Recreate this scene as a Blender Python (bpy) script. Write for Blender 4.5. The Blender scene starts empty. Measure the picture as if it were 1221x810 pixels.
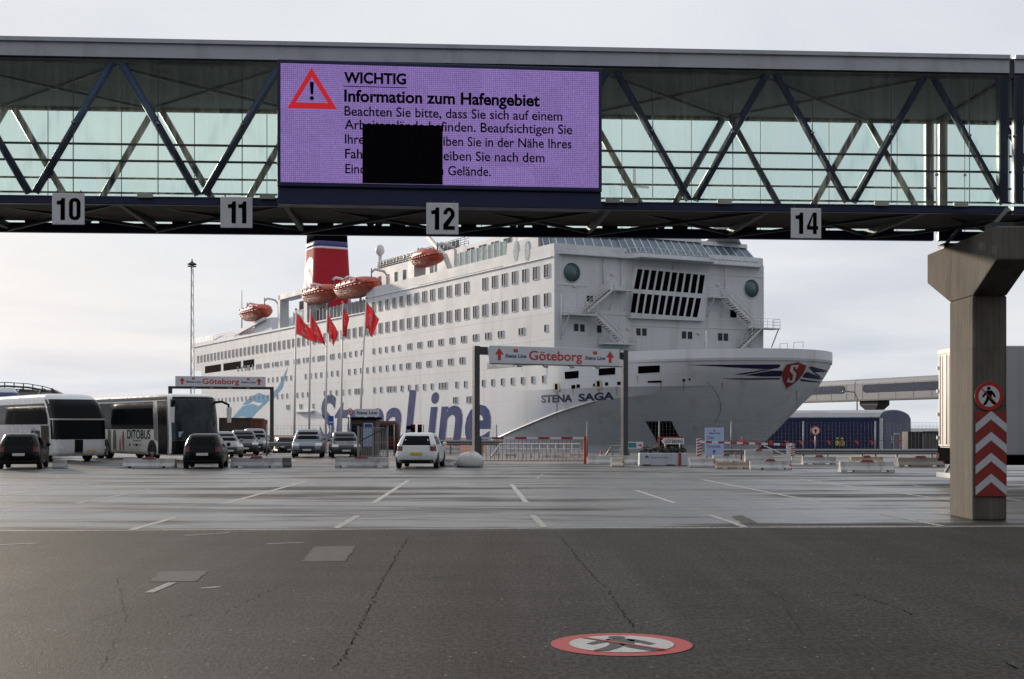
import bpy, bmesh, math, random
from mathutils import Vector, Matrix
from mathutils.bvhtree import BVHTree
random.seed(7)
R = math.radians
S = bpy.context.scene
COL = S.collection
F, CX, HY, EYE = 1600.0, 610.5, 510.0, 1.7      # the photograph's lens, horizon and eye height

# ------------------------------------------------------------------ camera
cd = bpy.data.cameras.new('camera'); cam = bpy.data.objects.new('camera', cd); COL.objects.link(cam)
cam.location = (0, 0, EYE); cam.rotation_euler = (R(90), 0, 0)
cd.sensor_width = 36; cd.lens = 36*F/1221.0; cd.shift_y = (HY-405)/1221.0
cd.clip_start = .2; cd.clip_end = 9000
S.camera = cam
# ------------------------------------------------------------------ world
SUN_AZ, SUN_EL = R(-33), R(11)                   # azimuth measured from straight ahead, minus is to the left
sdir = Vector((math.sin(SUN_AZ)*math.cos(SUN_EL), math.cos(SUN_AZ)*math.cos(SUN_EL), math.sin(SUN_EL)))
W = bpy.data.worlds.new('World'); S.world = W; W.use_nodes = True
nt = W.node_tree; N = nt.nodes; L = nt.links; N.clear()
def nd(t, **k):
    n = N.new(t)
    for a, b in k.items(): setattr(n, a, b)
    return n
sky = nd('ShaderNodeTexSky', sky_type='NISHITA', sun_disc=False, sun_elevation=SUN_EL, sun_rotation=SUN_AZ)
sky.air_density = 1.0; sky.dust_density = 2.0
tc = nd('ShaderNodeTexCoord')
sep = nd('ShaderNodeSeparateXYZ'); L.new(tc.outputs['Generated'], sep.inputs[0])
def mth(op, a, b=None, clamp=False):
    n = nd('ShaderNodeMath', operation=op, use_clamp=clamp)
    for i, v in enumerate((a, b)):
        if v is None: continue
        if isinstance(v, (int, float)): n.inputs[i].default_value = v
        else: L.new(v, n.inputs[i])
    return n.outputs[0]
zz = mth('ADD', mth('MAXIMUM', sep.outputs[2], 0.0), .10)
cmb = nd('ShaderNodeCombineXYZ'); L.new(mth('DIVIDE', sep.outputs[0], zz), cmb.inputs[0]); L.new(mth('DIVIDE', sep.outputs[1], zz), cmb.inputs[1])
def noise(vec, scale, detail=6, rough=.55, dist=0):
    n = nd('ShaderNodeTexNoise'); n.inputs['Scale'].default_value = scale; n.inputs['Detail'].default_value = detail
    n.inputs['Roughness'].default_value = rough; n.inputs['Distortion'].default_value = dist
    L.new(vec, n.inputs['Vector']); return n.outputs['Fac']
def ramp(fac, stops):
    n = nd('ShaderNodeValToRGB'); e = n.color_ramp.elements
    while len(e) < len(stops): e.new(.5)
    for k, (p, c) in enumerate(stops):
        e[k].position = p; e[k].color = (c[0], c[1], c[2], 1)
    L.new(fac, n.inputs[0]); return n.outputs[0]
cl = ramp(noise(cmb.outputs[0], .62, 7, .5, .4), [(.30, (.62, .67, .77)), (.50, (.79, .82, .875)), (.70, (.90, .91, .935))])
# brighter veil towards the sun, bluer away from it
dp = nd('ShaderNodeVectorMath', operation='DOT_PRODUCT'); L.new(tc.outputs['Generated'], dp.inputs[0]); dp.inputs[1].default_value = sdir
glow = mth('MULTIPLY', mth('POWER', mth('MAXIMUM', dp.outputs['Value'], 0.0), 6.0), .06)
hv = nd('ShaderNodeVectorMath', operation='DOT_PRODUCT'); L.new(tc.outputs['Generated'], hv.inputs[0]); hv.inputs[1].default_value = (math.sin(R(-22)), math.cos(R(-22)), .2)
rg = nd('ShaderNodeMapRange', interpolation_type='SMOOTHSTEP'); L.new(hv.outputs['Value'], rg.inputs[0]); rg.inputs[1].default_value = -1.; rg.inputs[2].default_value = .1; rg.inputs[3].default_value = .56; rg.inputs[4].default_value = 1.06
gl2 = mth('ADD', glow, rg.outputs[0])          # thick cloud behind the camera, thin bright veil ahead
vm = nd('ShaderNodeVectorMath', operation='SCALE'); L.new(cl, vm.inputs[0]); L.new(gl2, vm.inputs['Scale'])
bgs = nd('ShaderNodeBackground'); L.new(sky.outputs[0], bgs.inputs[0]); bgs.inputs[1].default_value = .055
bgc = nd('ShaderNodeBackground'); L.new(vm.outputs[0], bgc.inputs[0]); bgc.inputs[1].default_value = 1.0
cover = ramp(noise(cmb.outputs[0], .35, 4, .5), [(.25, (.84,)*3), (.6, (.98,)*3)])
mx = nd('ShaderNodeMixShader'); L.new(cover, mx.inputs[0]); L.new(bgs.outputs[0], mx.inputs[1]); L.new(bgc.outputs[0], mx.inputs[2])
wo = nd('ShaderNodeOutputWorld'); L.new(mx.outputs[0], wo.inputs[0])
# ------------------------------------------------------------------ sun, exposure
sl = bpy.data.lights.new('sun', 'SUN'); sl.energy = 4.4; sl.angle = R(2); sl.color = (1, .86, .70)
so = bpy.data.objects.new('sun', sl); COL.objects.link(so)
so.rotation_euler = (-sdir).to_track_quat('-Z', 'Y').to_euler()
vs = S.view_settings; vs.view_transform = 'Standard'; vs.look = 'None'; vs.exposure = -.12; vs.gamma = 1; vs.use_curve_mapping = False
try:
    S.cycles.max_bounces = 8; S.cycles.transparent_max_bounces = 24; S.cycles.caustics_reflective = False; S.cycles.caustics_refractive = False
except Exception: pass

# ------------------------------------------------------------------ helpers
def PX(px, d): return (px-CX)/F*d
def PZ(py, d): return EYE+(HY-py)/F*d
def GD(py, z=0): return F*(EYE-z)/(py-HY)        # distance of a ground point seen at row py
def G(px, py): d = GD(py); return (PX(px, d), d)

_m = {}
def mat(name, col, rough=.6, metal=0., var=.12, scale=3., bump=0., coat=0., stretch=(1, 1, 1), dirt=None, dirt_amt=.3, dirt_scale=.6, dirt_stretch=(1, 1, .12), spec=.5, bscale=None, plates=0., boards=0., ior=1.5):
    if name in _m: return _m[name]
    m = bpy.data.materials.new(name); m.use_nodes = True; t = m.node_tree; b = t.nodes['Principled BSDF']
    b.inputs['Roughness'].default_value = rough; b.inputs['Metallic'].default_value = metal
    b.inputs['Coat Weight'].default_value = coat; b.inputs['Coat Roughness'].default_value = .06; b.inputs['Specular IOR Level'].default_value = spec; b.inputs['IOR'].default_value = ior
    co = t.nodes.new('ShaderNodeTexCoord')
    def nz(sc, st, det=5):
        mp = t.nodes.new('ShaderNodeMapping'); mp.inputs['Scale'].default_value = st; t.links.new(co.outputs['Object'], mp.inputs[0])
        n = t.nodes.new('ShaderNodeTexNoise'); n.inputs['Scale'].default_value = sc; n.inputs['Detail'].default_value = det; n.inputs['Roughness'].default_value = .6
        t.links.new(mp.outputs[0], n.inputs['Vector']); return n.outputs['Fac']
    n = nz(scale, stretch)
    mr = t.nodes.new('ShaderNodeMapRange'); mr.inputs[1].default_value = .25; mr.inputs[2].default_value = .75
    mr.inputs[3].default_value = 1-var; mr.inputs[4].default_value = 1+var; t.links.new(n, mr.inputs[0])
    vmm = t.nodes.new('ShaderNodeVectorMath'); vmm.operation = 'SCALE'; vmm.inputs[0].default_value = col[:3]; t.links.new(mr.outputs[0], vmm.inputs['Scale'])
    out = vmm.outputs[0]
    if dirt:
        d = nz(dirt_scale, dirt_stretch, 8)
        rp = t.nodes.new('ShaderNodeMapRange'); rp.inputs[1].default_value = .52; rp.inputs[2].default_value = .72; rp.inputs[3].default_value = 0; rp.inputs[4].default_value = dirt_amt
        t.links.new(d, rp.inputs[0])
        mi = t.nodes.new('ShaderNodeMix'); mi.data_type = 'RGBA'; t.links.new(rp.outputs[0], mi.inputs[0]); t.links.new(out, mi.inputs[6]); mi.inputs[7].default_value = (*dirt, 1)
        out = mi.outputs[2]
    if plates:
        # welded plating: faint plate-to-plate tone and seam lines, in the (x+y, z) plane
        sx_ = t.nodes.new('ShaderNodeSeparateXYZ'); t.links.new(co.outputs['Object'], sx_.inputs[0]); ad = t.nodes.new('ShaderNodeMath'); ad.operation = 'ADD'; t.links.new(sx_.outputs[0], ad.inputs[0]); t.links.new(sx_.outputs[1], ad.inputs[1])
        cb = t.nodes.new('ShaderNodeCombineXYZ'); t.links.new(ad.outputs[0], cb.inputs[0]); t.links.new(sx_.outputs[2], cb.inputs[1])
        bt = t.nodes.new('ShaderNodeTexBrick'); t.links.new(cb.outputs[0], bt.inputs['Vector']); bt.inputs['Scale'].default_value = 1; bt.inputs['Brick Width'].default_value = 7.5; bt.inputs['Row Height'].default_value = 2.35; bt.inputs['Mortar Size'].default_value = .035; bt.inputs['Mortar Smooth'].default_value = .6
        bt.inputs['Color1'].default_value = (1, 1, 1, 1); bt.inputs['Color2'].default_value = (1-plates*.6,)*3+(1,); bt.inputs['Mortar'].default_value = (1-plates*1.5,)*3+(1,)
        ml = t.nodes.new('ShaderNodeMix'); ml.data_type = 'RGBA'; ml.blend_type = 'MULTIPLY'; ml.inputs[0].default_value = 1; t.links.new(out, ml.inputs[6]); t.links.new(bt.outputs['Color'], ml.inputs[7]); out = ml.outputs[2]
    if boards:
        # formwork boards: each upright board its own tone, thin dark joints
        sx_ = t.nodes.new('ShaderNodeSeparateXYZ'); t.links.new(co.outputs['Object'], sx_.inputs[0]); ad = t.nodes.new('ShaderNodeMath'); ad.operation = 'ADD'; t.links.new(sx_.outputs[0], ad.inputs[0]); t.links.new(sx_.outputs[1], ad.inputs[1])
        cb = t.nodes.new('ShaderNodeCombineXYZ'); t.links.new(sx_.outputs[2], cb.inputs[0]); t.links.new(ad.outputs[0], cb.inputs[1])
        bt = t.nodes.new('ShaderNodeTexBrick'); t.links.new(cb.outputs[0], bt.inputs['Vector']); bt.inputs['Scale'].default_value = 1; bt.inputs['Brick Width'].default_value = 2.1; bt.inputs['Row Height'].default_value = .105; bt.inputs['Mortar Size'].default_value = .006; bt.inputs['Mortar Smooth'].default_value = .8
        bt.inputs['Color1'].default_value = (1.04, 1.04, 1.04, 1); bt.inputs['Color2'].default_value = (1-boards,)*3+(1,); bt.inputs['Mortar'].default_value = (.48, .48, .48, 1)
        ml = t.nodes.new('ShaderNodeMix'); ml.data_type = 'RGBA'; ml.blend_type = 'MULTIPLY'; ml.inputs[0].default_value = 1; t.links.new(out, ml.inputs[6]); t.links.new(bt.outputs['Color'], ml.inputs[7]); out = ml.outputs[2]
    t.links.new(out, b.inputs['Base Color'])
    r2 = t.nodes.new('ShaderNodeMapRange'); r2.inputs[1].default_value = .3; r2.inputs[2].default_value = .7
    r2.inputs[3].default_value = max(.02, rough-.07); r2.inputs[4].default_value = min(1, rough+.07); t.links.new(n, r2.inputs[0]); t.links.new(r2.outputs[0], b.inputs['Roughness'])
    if bump:
        bp = t.nodes.new('ShaderNodeBump'); bp.inputs['Strength'].default_value = bump; bp.inputs['Distance'].default_value = .02
        t.links.new(nz(bscale or scale*6, stretch), bp.inputs['Height']); t.links.new(bp.outputs[0], b.inputs['Normal'])
    _m[name] = m; return m

def tag(o, label=None, cat=None, group=None, kind=None):
    if label: o['label'] = label
    if cat: o['category'] = cat
    if group: o['group'] = group
    if kind: o['kind'] = kind
    return o
def thing(name, label, cat, loc=(0, 0, 0), rz=0, group=None):
    o = bpy.data.objects.new(name, None); COL.objects.link(o); o.location = loc; o.rotation_euler = (0, 0, rz); o.empty_display_size = .3
    return tag(o, label, cat, group)
def copy_tree(o, parent=None):
    c = o.copy(); COL.objects.link(c)
    if parent is not None: c.parent = parent
    for ch in o.children: copy_tree(ch, c)
    return c

class MB:
    def __init__(s): s.v = []; s.f = []; s.mi = []; s.sm = []
    def add(s, vs, fs, mi=0, smooth=False):
        b = len(s.v); s.v += [tuple(v) for v in vs]
        for f in fs: s.f.append([b+i for i in f]); s.mi.append(mi); s.sm.append(smooth)
        return s
    def box(s, x0, x1, y0, y1, z0, z1, mi=0):
        if x0 > x1: x0, x1 = x1, x0
        if y0 > y1: y0, y1 = y1, y0
        if z0 > z1: z0, z1 = z1, z0
        return s.add([(x0, y0, z0), (x1, y0, z0), (x1, y1, z0), (x0, y1, z0), (x0, y0, z1), (x1, y0, z1), (x1, y1, z1), (x0, y1, z1)],
              [(0, 3, 2, 1), (4, 5, 6, 7), (0, 1, 5, 4), (1, 2, 6, 5), (2, 3, 7, 6), (3, 0, 4, 7)], mi)
    def bar(s, a, b, w, h=None, mi=0, up=(0, 0, 1)):
        h = h or w; a = Vector(a); b = Vector(b); d = (b-a).normalized(); u = Vector(up)
        if abs(d.dot(u)) > .99: u = Vector((0, 1, 0))
        x = d.cross(u).normalized(); y = x.cross(d).normalized(); x = x*w/2; y = y*h/2
        vs = [a-x-y, a+x-y, a+x+y, a-x+y, b-x-y, b+x-y, b+x+y, b-x+y]
        return s.add(vs, [(0, 3, 2, 1), (4, 5, 6, 7), (0, 1, 5, 4), (1, 2, 6, 5), (2, 3, 7, 6), (3, 0, 4, 7)], mi)
    def tube(s, pts, r, n=8, mi=0, rr=None):
        pts = [Vector(p) for p in pts]; rings = []
        for i, p in enumerate(pts):
            d = (pts[min(i+1, len(pts)-1)]-pts[max(i-1, 0)]).normalized(); u = Vector((0, 0, 1)) if abs(d.z) < .95 else Vector((1, 0, 0))
            x = d.cross(u).normalized(); y = x.cross(d); q = rr[i] if rr else r
            rings.append([p+x*q*math.cos(2*math.pi*k/n)+y*q*math.sin(2*math.pi*k/n) for k in range(n)])
        return s.loft(rings, mi=mi, smooth=True)
    def loft(s, rings, cap=True, mi=0, smooth=False, closed=True):
        n = len(rings[0]); vs = [p for r in rings for p in r]; fs = []
        for i in range(len(rings)-1):
            for k in range(n if closed else n-1):
                a = i*n+k; b = i*n+(k+1) % n; fs.append((a, b, b+n, a+n))
        s.add(vs, fs, mi, smooth)
        if cap:
            s.add(rings[0], [tuple(range(n))[::-1]], mi); s.add(rings[-1], [tuple(range(n))], mi)
        return s
    def lathe(s, prof, c=(0, 0, 0), n=16, mi=0, axis='z', cap=True):
        rings = []
        for r, z in prof:
            ring = []
            for k in range(n):
                a = 2*math.pi*k/n; x, y = r*math.cos(a), r*math.sin(a)
                p = (x, y, z) if axis == 'z' else ((z, x, y) if axis == 'x' else (y, z, x))
                ring.append((c[0]+p[0], c[1]+p[1], c[2]+p[2]))
            rings.append(ring)
        return s.loft(rings, mi=mi, smooth=True, cap=cap)
    def prism(s, poly, o, u, v, w, mi=0):
        """polygon (list of 2D) in the frame o,u,v extruded along w (a full vector)"""
        o, u, v, w = map(Vector, (o, u, v, w)); n = len(poly)
        a = [o+u*p[0]+v*p[1] for p in poly]; b = [p+w for p in a]
        return s.add(a+b, [tuple(range(n)), tuple(range(2*n-1, n-1, -1))]+[(i, i+n, (i+1) % n+n, (i+1) % n) for i in range(n)], mi)
    def build(s, name, ms, parent=None, bevel=0, recalc=True):
        me = bpy.data.meshes.new(name); me.from_pydata(s.v, [], s.f); 
        if not isinstance(ms, (list, tuple)): ms = [ms]
        for m in ms: me.materials.append(m)
        for p, a, b in zip(me.polygons, s.mi, s.sm): p.material_index = a; p.use_smooth = b
        if recalc:
            bm = bmesh.new(); bm.from_mesh(me); bmesh.ops.remove_doubles(bm, verts=bm.verts, dist=1e-5); bmesh.ops.recalc_face_normals(bm, faces=bm.faces); bm.to_mesh(me); bm.free()
        me.update()
        o = bpy.data.objects.new(name, me); COL.objects.link(o)
        if parent is not None: o.parent = parent
        if bevel:
            bv = o.modifiers.new('b', 'BEVEL'); bv.width = bevel; bv.segments = 2; bv.limit_method = 'ANGLE'; bv.angle_limit = R(40)
        return o

# text -> flat triangles (x, y) with baseline at 0
_tc = {}
def text2d(txt, size=1., bold=0., shear=0., sx=1., space=1., center=False):
    key = (txt, bold, space)
    if key not in _tc:
        c = bpy.data.curves.new('t', 'FONT'); c.body = txt; c.size = 1; c.offset = bold; c.space_character = space; c.resolution_u = 4
        o = bpy.data.objects.new('t', c); COL.objects.link(o)
        dg = bpy.context.evaluated_depsgraph_get(); me = bpy.data.meshes.new_from_object(o.evaluated_get(dg))
        _tc[key] = ([(v.co.x, v.co.y) for v in me.vertices], [tuple(p.vertices) for p in me.polygons])
        bpy.data.objects.remove(o); bpy.data.curves.remove(c); bpy.data.meshes.remove(me)
    v, f = _tc[key]
    x0 = min(p[0] for p in v); x1 = max(p[0] for p in v); w = x1-x0
    v = [((x-x0-(w/2 if center else 0))*size*sx+y*size*shear, y*size) for x, y in v]
    return v, f, w*size*sx
def put_text(mb, txt, o, u, v, size, mi=0, width=None, **k):
    """text into a builder: baseline start o, directions u, v; width stretches it to that length"""
    vs, fs, w = text2d(txt, size, **k)
    q = width/w if width else 1
    o, u, v = Vector(o), Vector(u), Vector(v)
    mb.add([o+u*(x*q)+v*y for x, y in vs], fs, mi)
def circ(r, n=40, cx=0, cy=0, a0=0, a1=2*math.pi):
    return [(cx+r*math.cos(a0+(a1-a0)*k/n), cy+r*math.sin(a0+(a1-a0)*k/n)) for k in range(n)]
def flat(mb, poly, o, u, v, mi=0):
    o, u, v = Vector(o), Vector(u), Vector(v); mb.add([o+u*a+v*b for a, b in poly], [tuple(range(len(poly)))], mi)

# walker pictogram in a unit frame (height about 1, centred)
WALK = [circ(.095, 18, -.02, .41),
        [(-.14, .29), (.11, .30), (.16, .20), (.13, -.04), (-.12, -.04), (-.16, .12)],
        [(-.10, .30), (-.12, .12), (-.24, .00), (-.31, -.08), (-.38, -.02), (-.25, .17)],
        [(.07, .30), (.16, .29), (.29, .12), (.36, -.03), (.28, -.08), (.20, .05), (.10, .15)],
        [(-.12, -.03), (.06, -.03), (-.03, -.24), (-.17, -.47), (-.34, -.47), (-.18, -.22)],
        [(-.04, -.03), (.13, -.03), (.19, -.20), (.38, -.42), (.26, -.47), (.05, -.26)]]
def no_walk(mb, o, u, v, n, r, mred, mwhite, mblack, k=.003):
    """round no-pedestrians sign of radius r lying on plane o,u,v with normal n"""
    o, u, v, n = map(Vector, (o, u, v, n))
    flat(mb, circ(r, 48), o, u, v, mred); flat(mb, circ(r*.74, 48), o+n*k, u, v, mwhite)
    for p in WALK: flat(mb, [(a*r*1.32, b*r*1.32) for a, b in p], o+n*2*k, u, v, mblack)
    c, s_ = math.cos(R(-45)), math.sin(R(-45))
    flat(mb, [(c*a-s_*b, s_*a+c*b) for a, b in ((-.78*r, -.034*r), (.78*r, -.034*r), (.78*r, .034*r), (-.78*r, .034*r))], o+n*3*k, u, v, mred)

# shells: closed rounded plans stacked in z, used for vehicles.  lev = [(z, x_back, x_front, half_width, corner_radius)]
class Shell:
    def __init__(s, lev, bulge=0.): s.lev = lev; s.bulge = bulge
    def at(s, z):
        lv = s.lev
        if z <= lv[0][0]: return lv[0][1:]
        for a, b in zip(lv, lv[1:]):
            if z <= b[0]:
                t = (z-a[0])/max(1e-6, b[0]-a[0]); return [p+(q-p)*t for p, q in zip(a[1:], b[1:])]
        return lv[-1][1:]
    def pt(s, u, z, off=0.):
        x0, x1, hw, r = s.at(z); r = min(r, hw*.95, (x1-x0)*.45); u = u % 4; k = int(u); f = u-k
        if k == 0: p = (x1, -hw+2*hw*f)
        elif k == 1: p = (x1+(x0-x1)*f, hw)
        elif k == 2: p = (x0, hw-2*hw*f)
        else: p = (x0+(x1-x0)*f, -hw)
        c = (min(max(p[0], x0+r), x1-r), min(max(p[1], -hw+r), hw-r))
        dx, dy = p[0]-c[0], p[1]-c[1]; l = math.hypot(dx, dy) or 1e-6
        x, y = c[0]+dx/l*(r+off), c[1]+dy/l*(r+off)
        if s.bulge: 
            t = max(0, (x-(x1-r*1.5-.5))/(r*1.5+.5)); x += s.bulge*t*(1-(y/hw)**2)*0.9
        return (x, y, z)
    def body(s, mb, zs, nu=14, mi=0, cap=True):
        us = [k+(i/nu) for k in range(4) for i in range(nu)]
        mb.loft([[s.pt(u, z) for u in us] for z in zs], mi=mi, smooth=True, cap=cap)
    def patch(s, mb, u0, u1, z0, z1, off=.008, nu=8, nz=3, mi=0, z0b=None, z1b=None):
        z0b = z0 if z0b is None else z0b; z1b = z1 if z1b is None else z1b; vs = []; fs = []
        for j in range(nz+1):
            for i in range(nu+1):
                t = i/nu; za = z0+(z0b-z0)*t; zb = z1+(z1b-z1)*t
                vs.append(s.pt(u0+(u1-u0)*t, za+(zb-za)*j/nz, off))
        for j in range(nz):
            for i in range(nu):
                a = j*(nu+1)+i; fs.append((a, a+1, a+nu+2, a+nu+1))
        mb.add(vs, fs, mi, True)

# ------------------------------------------------------------------ materials
M = {}
M['white_ship'] = mat('ship_white_paint', (.74, .76, .80), .55, spec=.3, plates=.10, var=.035, scale=.25, dirt=(.50, .46, .41), dirt_amt=.5, dirt_scale=.55, dirt_stretch=(1, 1, .07), bump=.12, bscale=.5)
M['white_front'] = mat('ship_front_paint', (.68, .70, .74), .55, spec=.3, plates=.10, var=.04, scale=.3, dirt=(.42, .33, .25), dirt_amt=.42, dirt_scale=.8, dirt_stretch=(1, 1, .06), bump=.12, bscale=.6)
M['white_trim'] = mat('white_steel', (.68, .68, .68), .5, var=.08, scale=2, dirt=(.4, .3, .22), dirt_amt=.3, dirt_scale=2)
M['navy'] = mat('navy_paint', (.05, .055, .20), .5, var=.08)
M['lettering_blue'] = mat('hull_letter_blue', (.042, .062, .205), .8, spec=.12, var=.06, scale=.5, dirt=(.4, .4, .5), dirt_amt=.15)
M['wave_blue'] = mat('pale_blue_paint', (.30, .53, .74), .9, ior=1.1, var=.06, scale=.5)
M['red'] = mat('red_paint', (.50, .035, .03), .4, var=.08)
M['funnel_red'] = mat('funnel_red', (.36, .014, .026), .6, ior=1.25, var=.06, scale=.3)
M['boot_red'] = mat('antifouling_red', (.33, .10, .09), .6, var=.1, scale=.5)
M['black'] = mat('black_paint', (.005, .005, .006), .9, spec=.1, ior=1.1)
M['dark_glass'] = mat('dark_glass', (.010, .012, .014), .08, ior=1.25, var=.1, scale=.6)
M['ship_glass'] = mat('ship_window_glass', (.03, .034, .04), .15, var=.6, scale=.35, ior=1.3)
M['bridge_glass'] = mat('bridge_window_glass', (.13, .19, .24), .08, var=.3, scale=.5)
M['green_disc'] = mat('green_glass', (.075, .125, .13), .25, var=.08)
M['steel'] = mat('galvanised_steel', (.25, .26, .27), .5, metal=.5, var=.12, scale=4)
M['dark_steel'] = mat('dark_steel', (.045, .05, .058), .55, var=.15, scale=3)
M['truss_blue'] = mat('truss_blue_paint', (.055, .08, .19), .42, var=.12, scale=2)
M['chord_blue'] = mat('chord_blue_paint', (.02, .028, .085), .4, var=.12, scale=2)
M['roof_grey'] = mat('roof_fascia', (.52, .55, .61), .45, var=.06, scale=1.5, dirt=(.15, .15, .15), dirt_amt=.35, dirt_scale=2, dirt_stretch=(1, 1, .3))
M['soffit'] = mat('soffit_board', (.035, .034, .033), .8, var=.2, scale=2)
M['ceil'] = mat('walkway_ceiling', (.68, .78, .76), .7, var=.1)
M['plate'] = mat('number_plate_white', (.74, .76, .79), .5, var=.06, scale=5, dirt=(.35, .34, .32), dirt_amt=.3, dirt_scale=4)
M['sign_white'] = mat('sign_white', (.62, .65, .70), .5, var=.04, scale=2, dirt=(.45, .45, .45), dirt_amt=.25, dirt_scale=2)
M['concrete'] = mat('pillar_concrete', (.165, .15, .13), .9, var=.28, scale=2.2, bump=.6, bscale=30, stretch=(1.3, 1.3, .35), dirt=(.06, .055, .05), dirt_amt=.75, dirt_scale=1.6, dirt_stretch=(1, 1, .3), spec=.2, boards=.10)
M['barrier'] = mat('barrier_concrete', (.40, .405, .41), .85, var=.15, scale=3, bump=.3, dirt=(.16, .15, .14), dirt_amt=.6, dirt_scale=2.2, dirt_stretch=(1, 1, .6))
M['barrier_white'] = mat('barrier_whitewash', (.50, .50, .50), .8, var=.1, scale=3, bump=.2, dirt=(.22, .2, .18), dirt_amt=.6, dirt_scale=2.6)
M['barrier_tan'] = mat('barrier_tan', (.36, .28, .21), .85, var=.12, scale=3, dirt=(.2, .15, .11), dirt_amt=.5, dirt_scale=2)
M['rust_red'] = mat('reflector_red', (.30, .035, .028), .6, var=.2, scale=6)
M['tyre'] = mat('tyre_rubber', (.012, .012, .012), .85)
M['rim'] = mat('alloy_rim', (.35, .36, .37), .35, metal=.8)
M['plastic_black'] = mat('black_plastic', (.02, .02, .021), .6)
M['orange'] = mat('lifeboat_orange', (.50, .07, .028), .45, var=.16, scale=1.2, dirt=(.6, .45, .38), dirt_amt=.45, dirt_scale=1.2, dirt_stretch=(1, 1, .5))
M['wire'] = mat('fence_wire', (.10, .105, .11), .5, metal=.3)
# ================================================================== ground, water
FW = Vector((.469, -.883, 0)); PT = Vector((.883, .469, 0)); MO = Vector((17.1, 151.7, 0))   # ship frame: forward, port, origin
def gz(y):
    t = min(1, max(0, (y-82)/70)); return -1.25*t*t*(3-2*t)
def ground_material():
    m = bpy.data.materials.new('asphalt'); m.use_nodes = True; t = m.node_tree; b = t.nodes['Principled BSDF']
    g = t.nodes.new('ShaderNodeNewGeometry'); sp = t.nodes.new('ShaderNodeSeparateXYZ'); t.links.new(g.outputs['Position'], sp.inputs[0])
    def mp(st):
        n = t.nodes.new('ShaderNodeMapping'); n.inputs['Scale'].default_value = st; t.links.new(g.outputs['Position'], n.inputs[0]); return n.outputs[0]
    def nz(sc, st=(1, 1, 1), det=6, ro=.6):
        n = t.nodes.new('ShaderNodeTexNoise'); n.inputs['Scale'].default_value = sc; n.inputs['Detail'].default_value = det; n.inputs['Roughness'].default_value = ro
        t.links.new(mp(st), n.inputs['Vector']); return n.outputs['Fac']
    def mm(op, a, b_=None, clamp=False):
        n = t.nodes.new('ShaderNodeMath'); n.operation = op; n.use_clamp = clamp
        for i, v in enumerate((a, b_)):
            if v is None: continue
            if isinstance(v, (int, float)): n.inputs[i].default_value = v
            else: t.links.new(v, n.inputs[i])
        return n.outputs[0]
    def rng(x, a, b_, c=0., d=1.):
        n = t.nodes.new('ShaderNodeMapRange'); t.links.new(x, n.inputs[0])
        for i, v in enumerate((a, b_, c, d)): n.inputs[i+1].default_value = v
        return n.outputs[0]
    def mixc(f, a, b_):
        n = t.nodes.new('ShaderNodeMix'); n.data_type = 'RGBA'
        for i, v in ((0, f), (6, a), (7, b_)):
            if isinstance(v, tuple): n.inputs[i].default_value = (*v, 1)
            elif isinstance(v, (int, float)): n.inputs[i].default_value = v
            else: t.links.new(v, n.inputs[i])
        return n.outputs[2]
    def scl(c, f):
        n = t.nodes.new('ShaderNodeVectorMath'); n.operation = 'SCALE'; t.links.new(c, n.inputs[0]); t.links.new(f, n.inputs['Scale']); return n.outputs[0]
    X, Y = sp.outputs[0], sp.outputs[1]
    edge = mm('SUBTRACT', mm('SUBTRACT', Y, mm('MULTIPLY', X, .061)), 22.55)
    wob = mm('MULTIPLY', mm('SUBTRACT', nz(.7, (.6, 1, 1), 7, .65), .5), 1.3)
    far = rng(mm('ADD', edge, wob), -.28, .28)                                  # 0 newer dark paving in front, 1 old bay paving beyond the line
    big = nz(.16, (1, .55, 1), 5); mid = nz(.8, (.5, 1.5, 1), 6); streak = nz(.36, (.30, 1.45, 1), 8, .66)
    near_c = mixc(rng(big, .35, .68), (.035, .0345, .0335), (.054, .0535, .0525))
    far_c = mixc(rng(streak, .43, .58), (.04, .039, .038), (.095, .092, .089))
    c = mixc(far, near_c, far_c)
    # brown dust on the paving between and behind the barriers
    dust = mm('MULTIPLY', rng(mm('ADD', Y, mm('MULTIPLY', X, .12)), 60.5, 65.0), rng(nz(.25), .3, .55, .45, 1.), True)
    dust = mm('MULTIPLY', dust, rng(Y, 100, 84), True)
    c = mixc(mm('MULTIPLY', dust, .8), c, (.165, .125, .092))
    grain = nz(95, (1, .5, 1), 3, .75); g2 = nz(24, (1, .45, 1), 5, .7)
    c = scl(c, mm('MULTIPLY', rng(grain, .40, .60, .5, 1.5), rng(g2, .41, .59, .52, 1.5)))
    c = scl(c, rng(mid, .3, .7, .84, 1.15))
    # worn darker wheel tracks in front
    tr = nz(.55, (1.6, .10, 1), 4); c = scl(c, rng(tr, .42, .6, .76, 1.08))
    stn = nz(.55, (1, .8, 1), 7, .65); c = scl(c, rng(stn, .60, .72, 1., .58))
    vo = t.nodes.new('ShaderNodeTexVoronoi'); vo.inputs['Scale'].default_value = 11; t.links.new(mp((1, 1, 1)), vo.inputs['Vector'])
    vc = t.nodes.new('ShaderNodeSeparateColor'); t.links.new(vo.outputs['Color'], vc.inputs[0])
    fleck = mm('MULTIPLY', mm('LESS_THAN', vo.outputs['Distance'], .13), mm('GREATER_THAN', vc.outputs[0], .90))
    c = mixc(mm('MULTIPLY', fleck, .6), c, (.40, .38, .34))
    t.links.new(c, b.inputs['Base Color'])
    ro = mm('ADD', rng(streak, .38, .52, .70, .31), rng(mid, .3, .7, -.06, .06))
    ron = mm('ADD', rng(big, .3, .7, .70, .82), rng(g2, .3, .7, -.05, .05))
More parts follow.
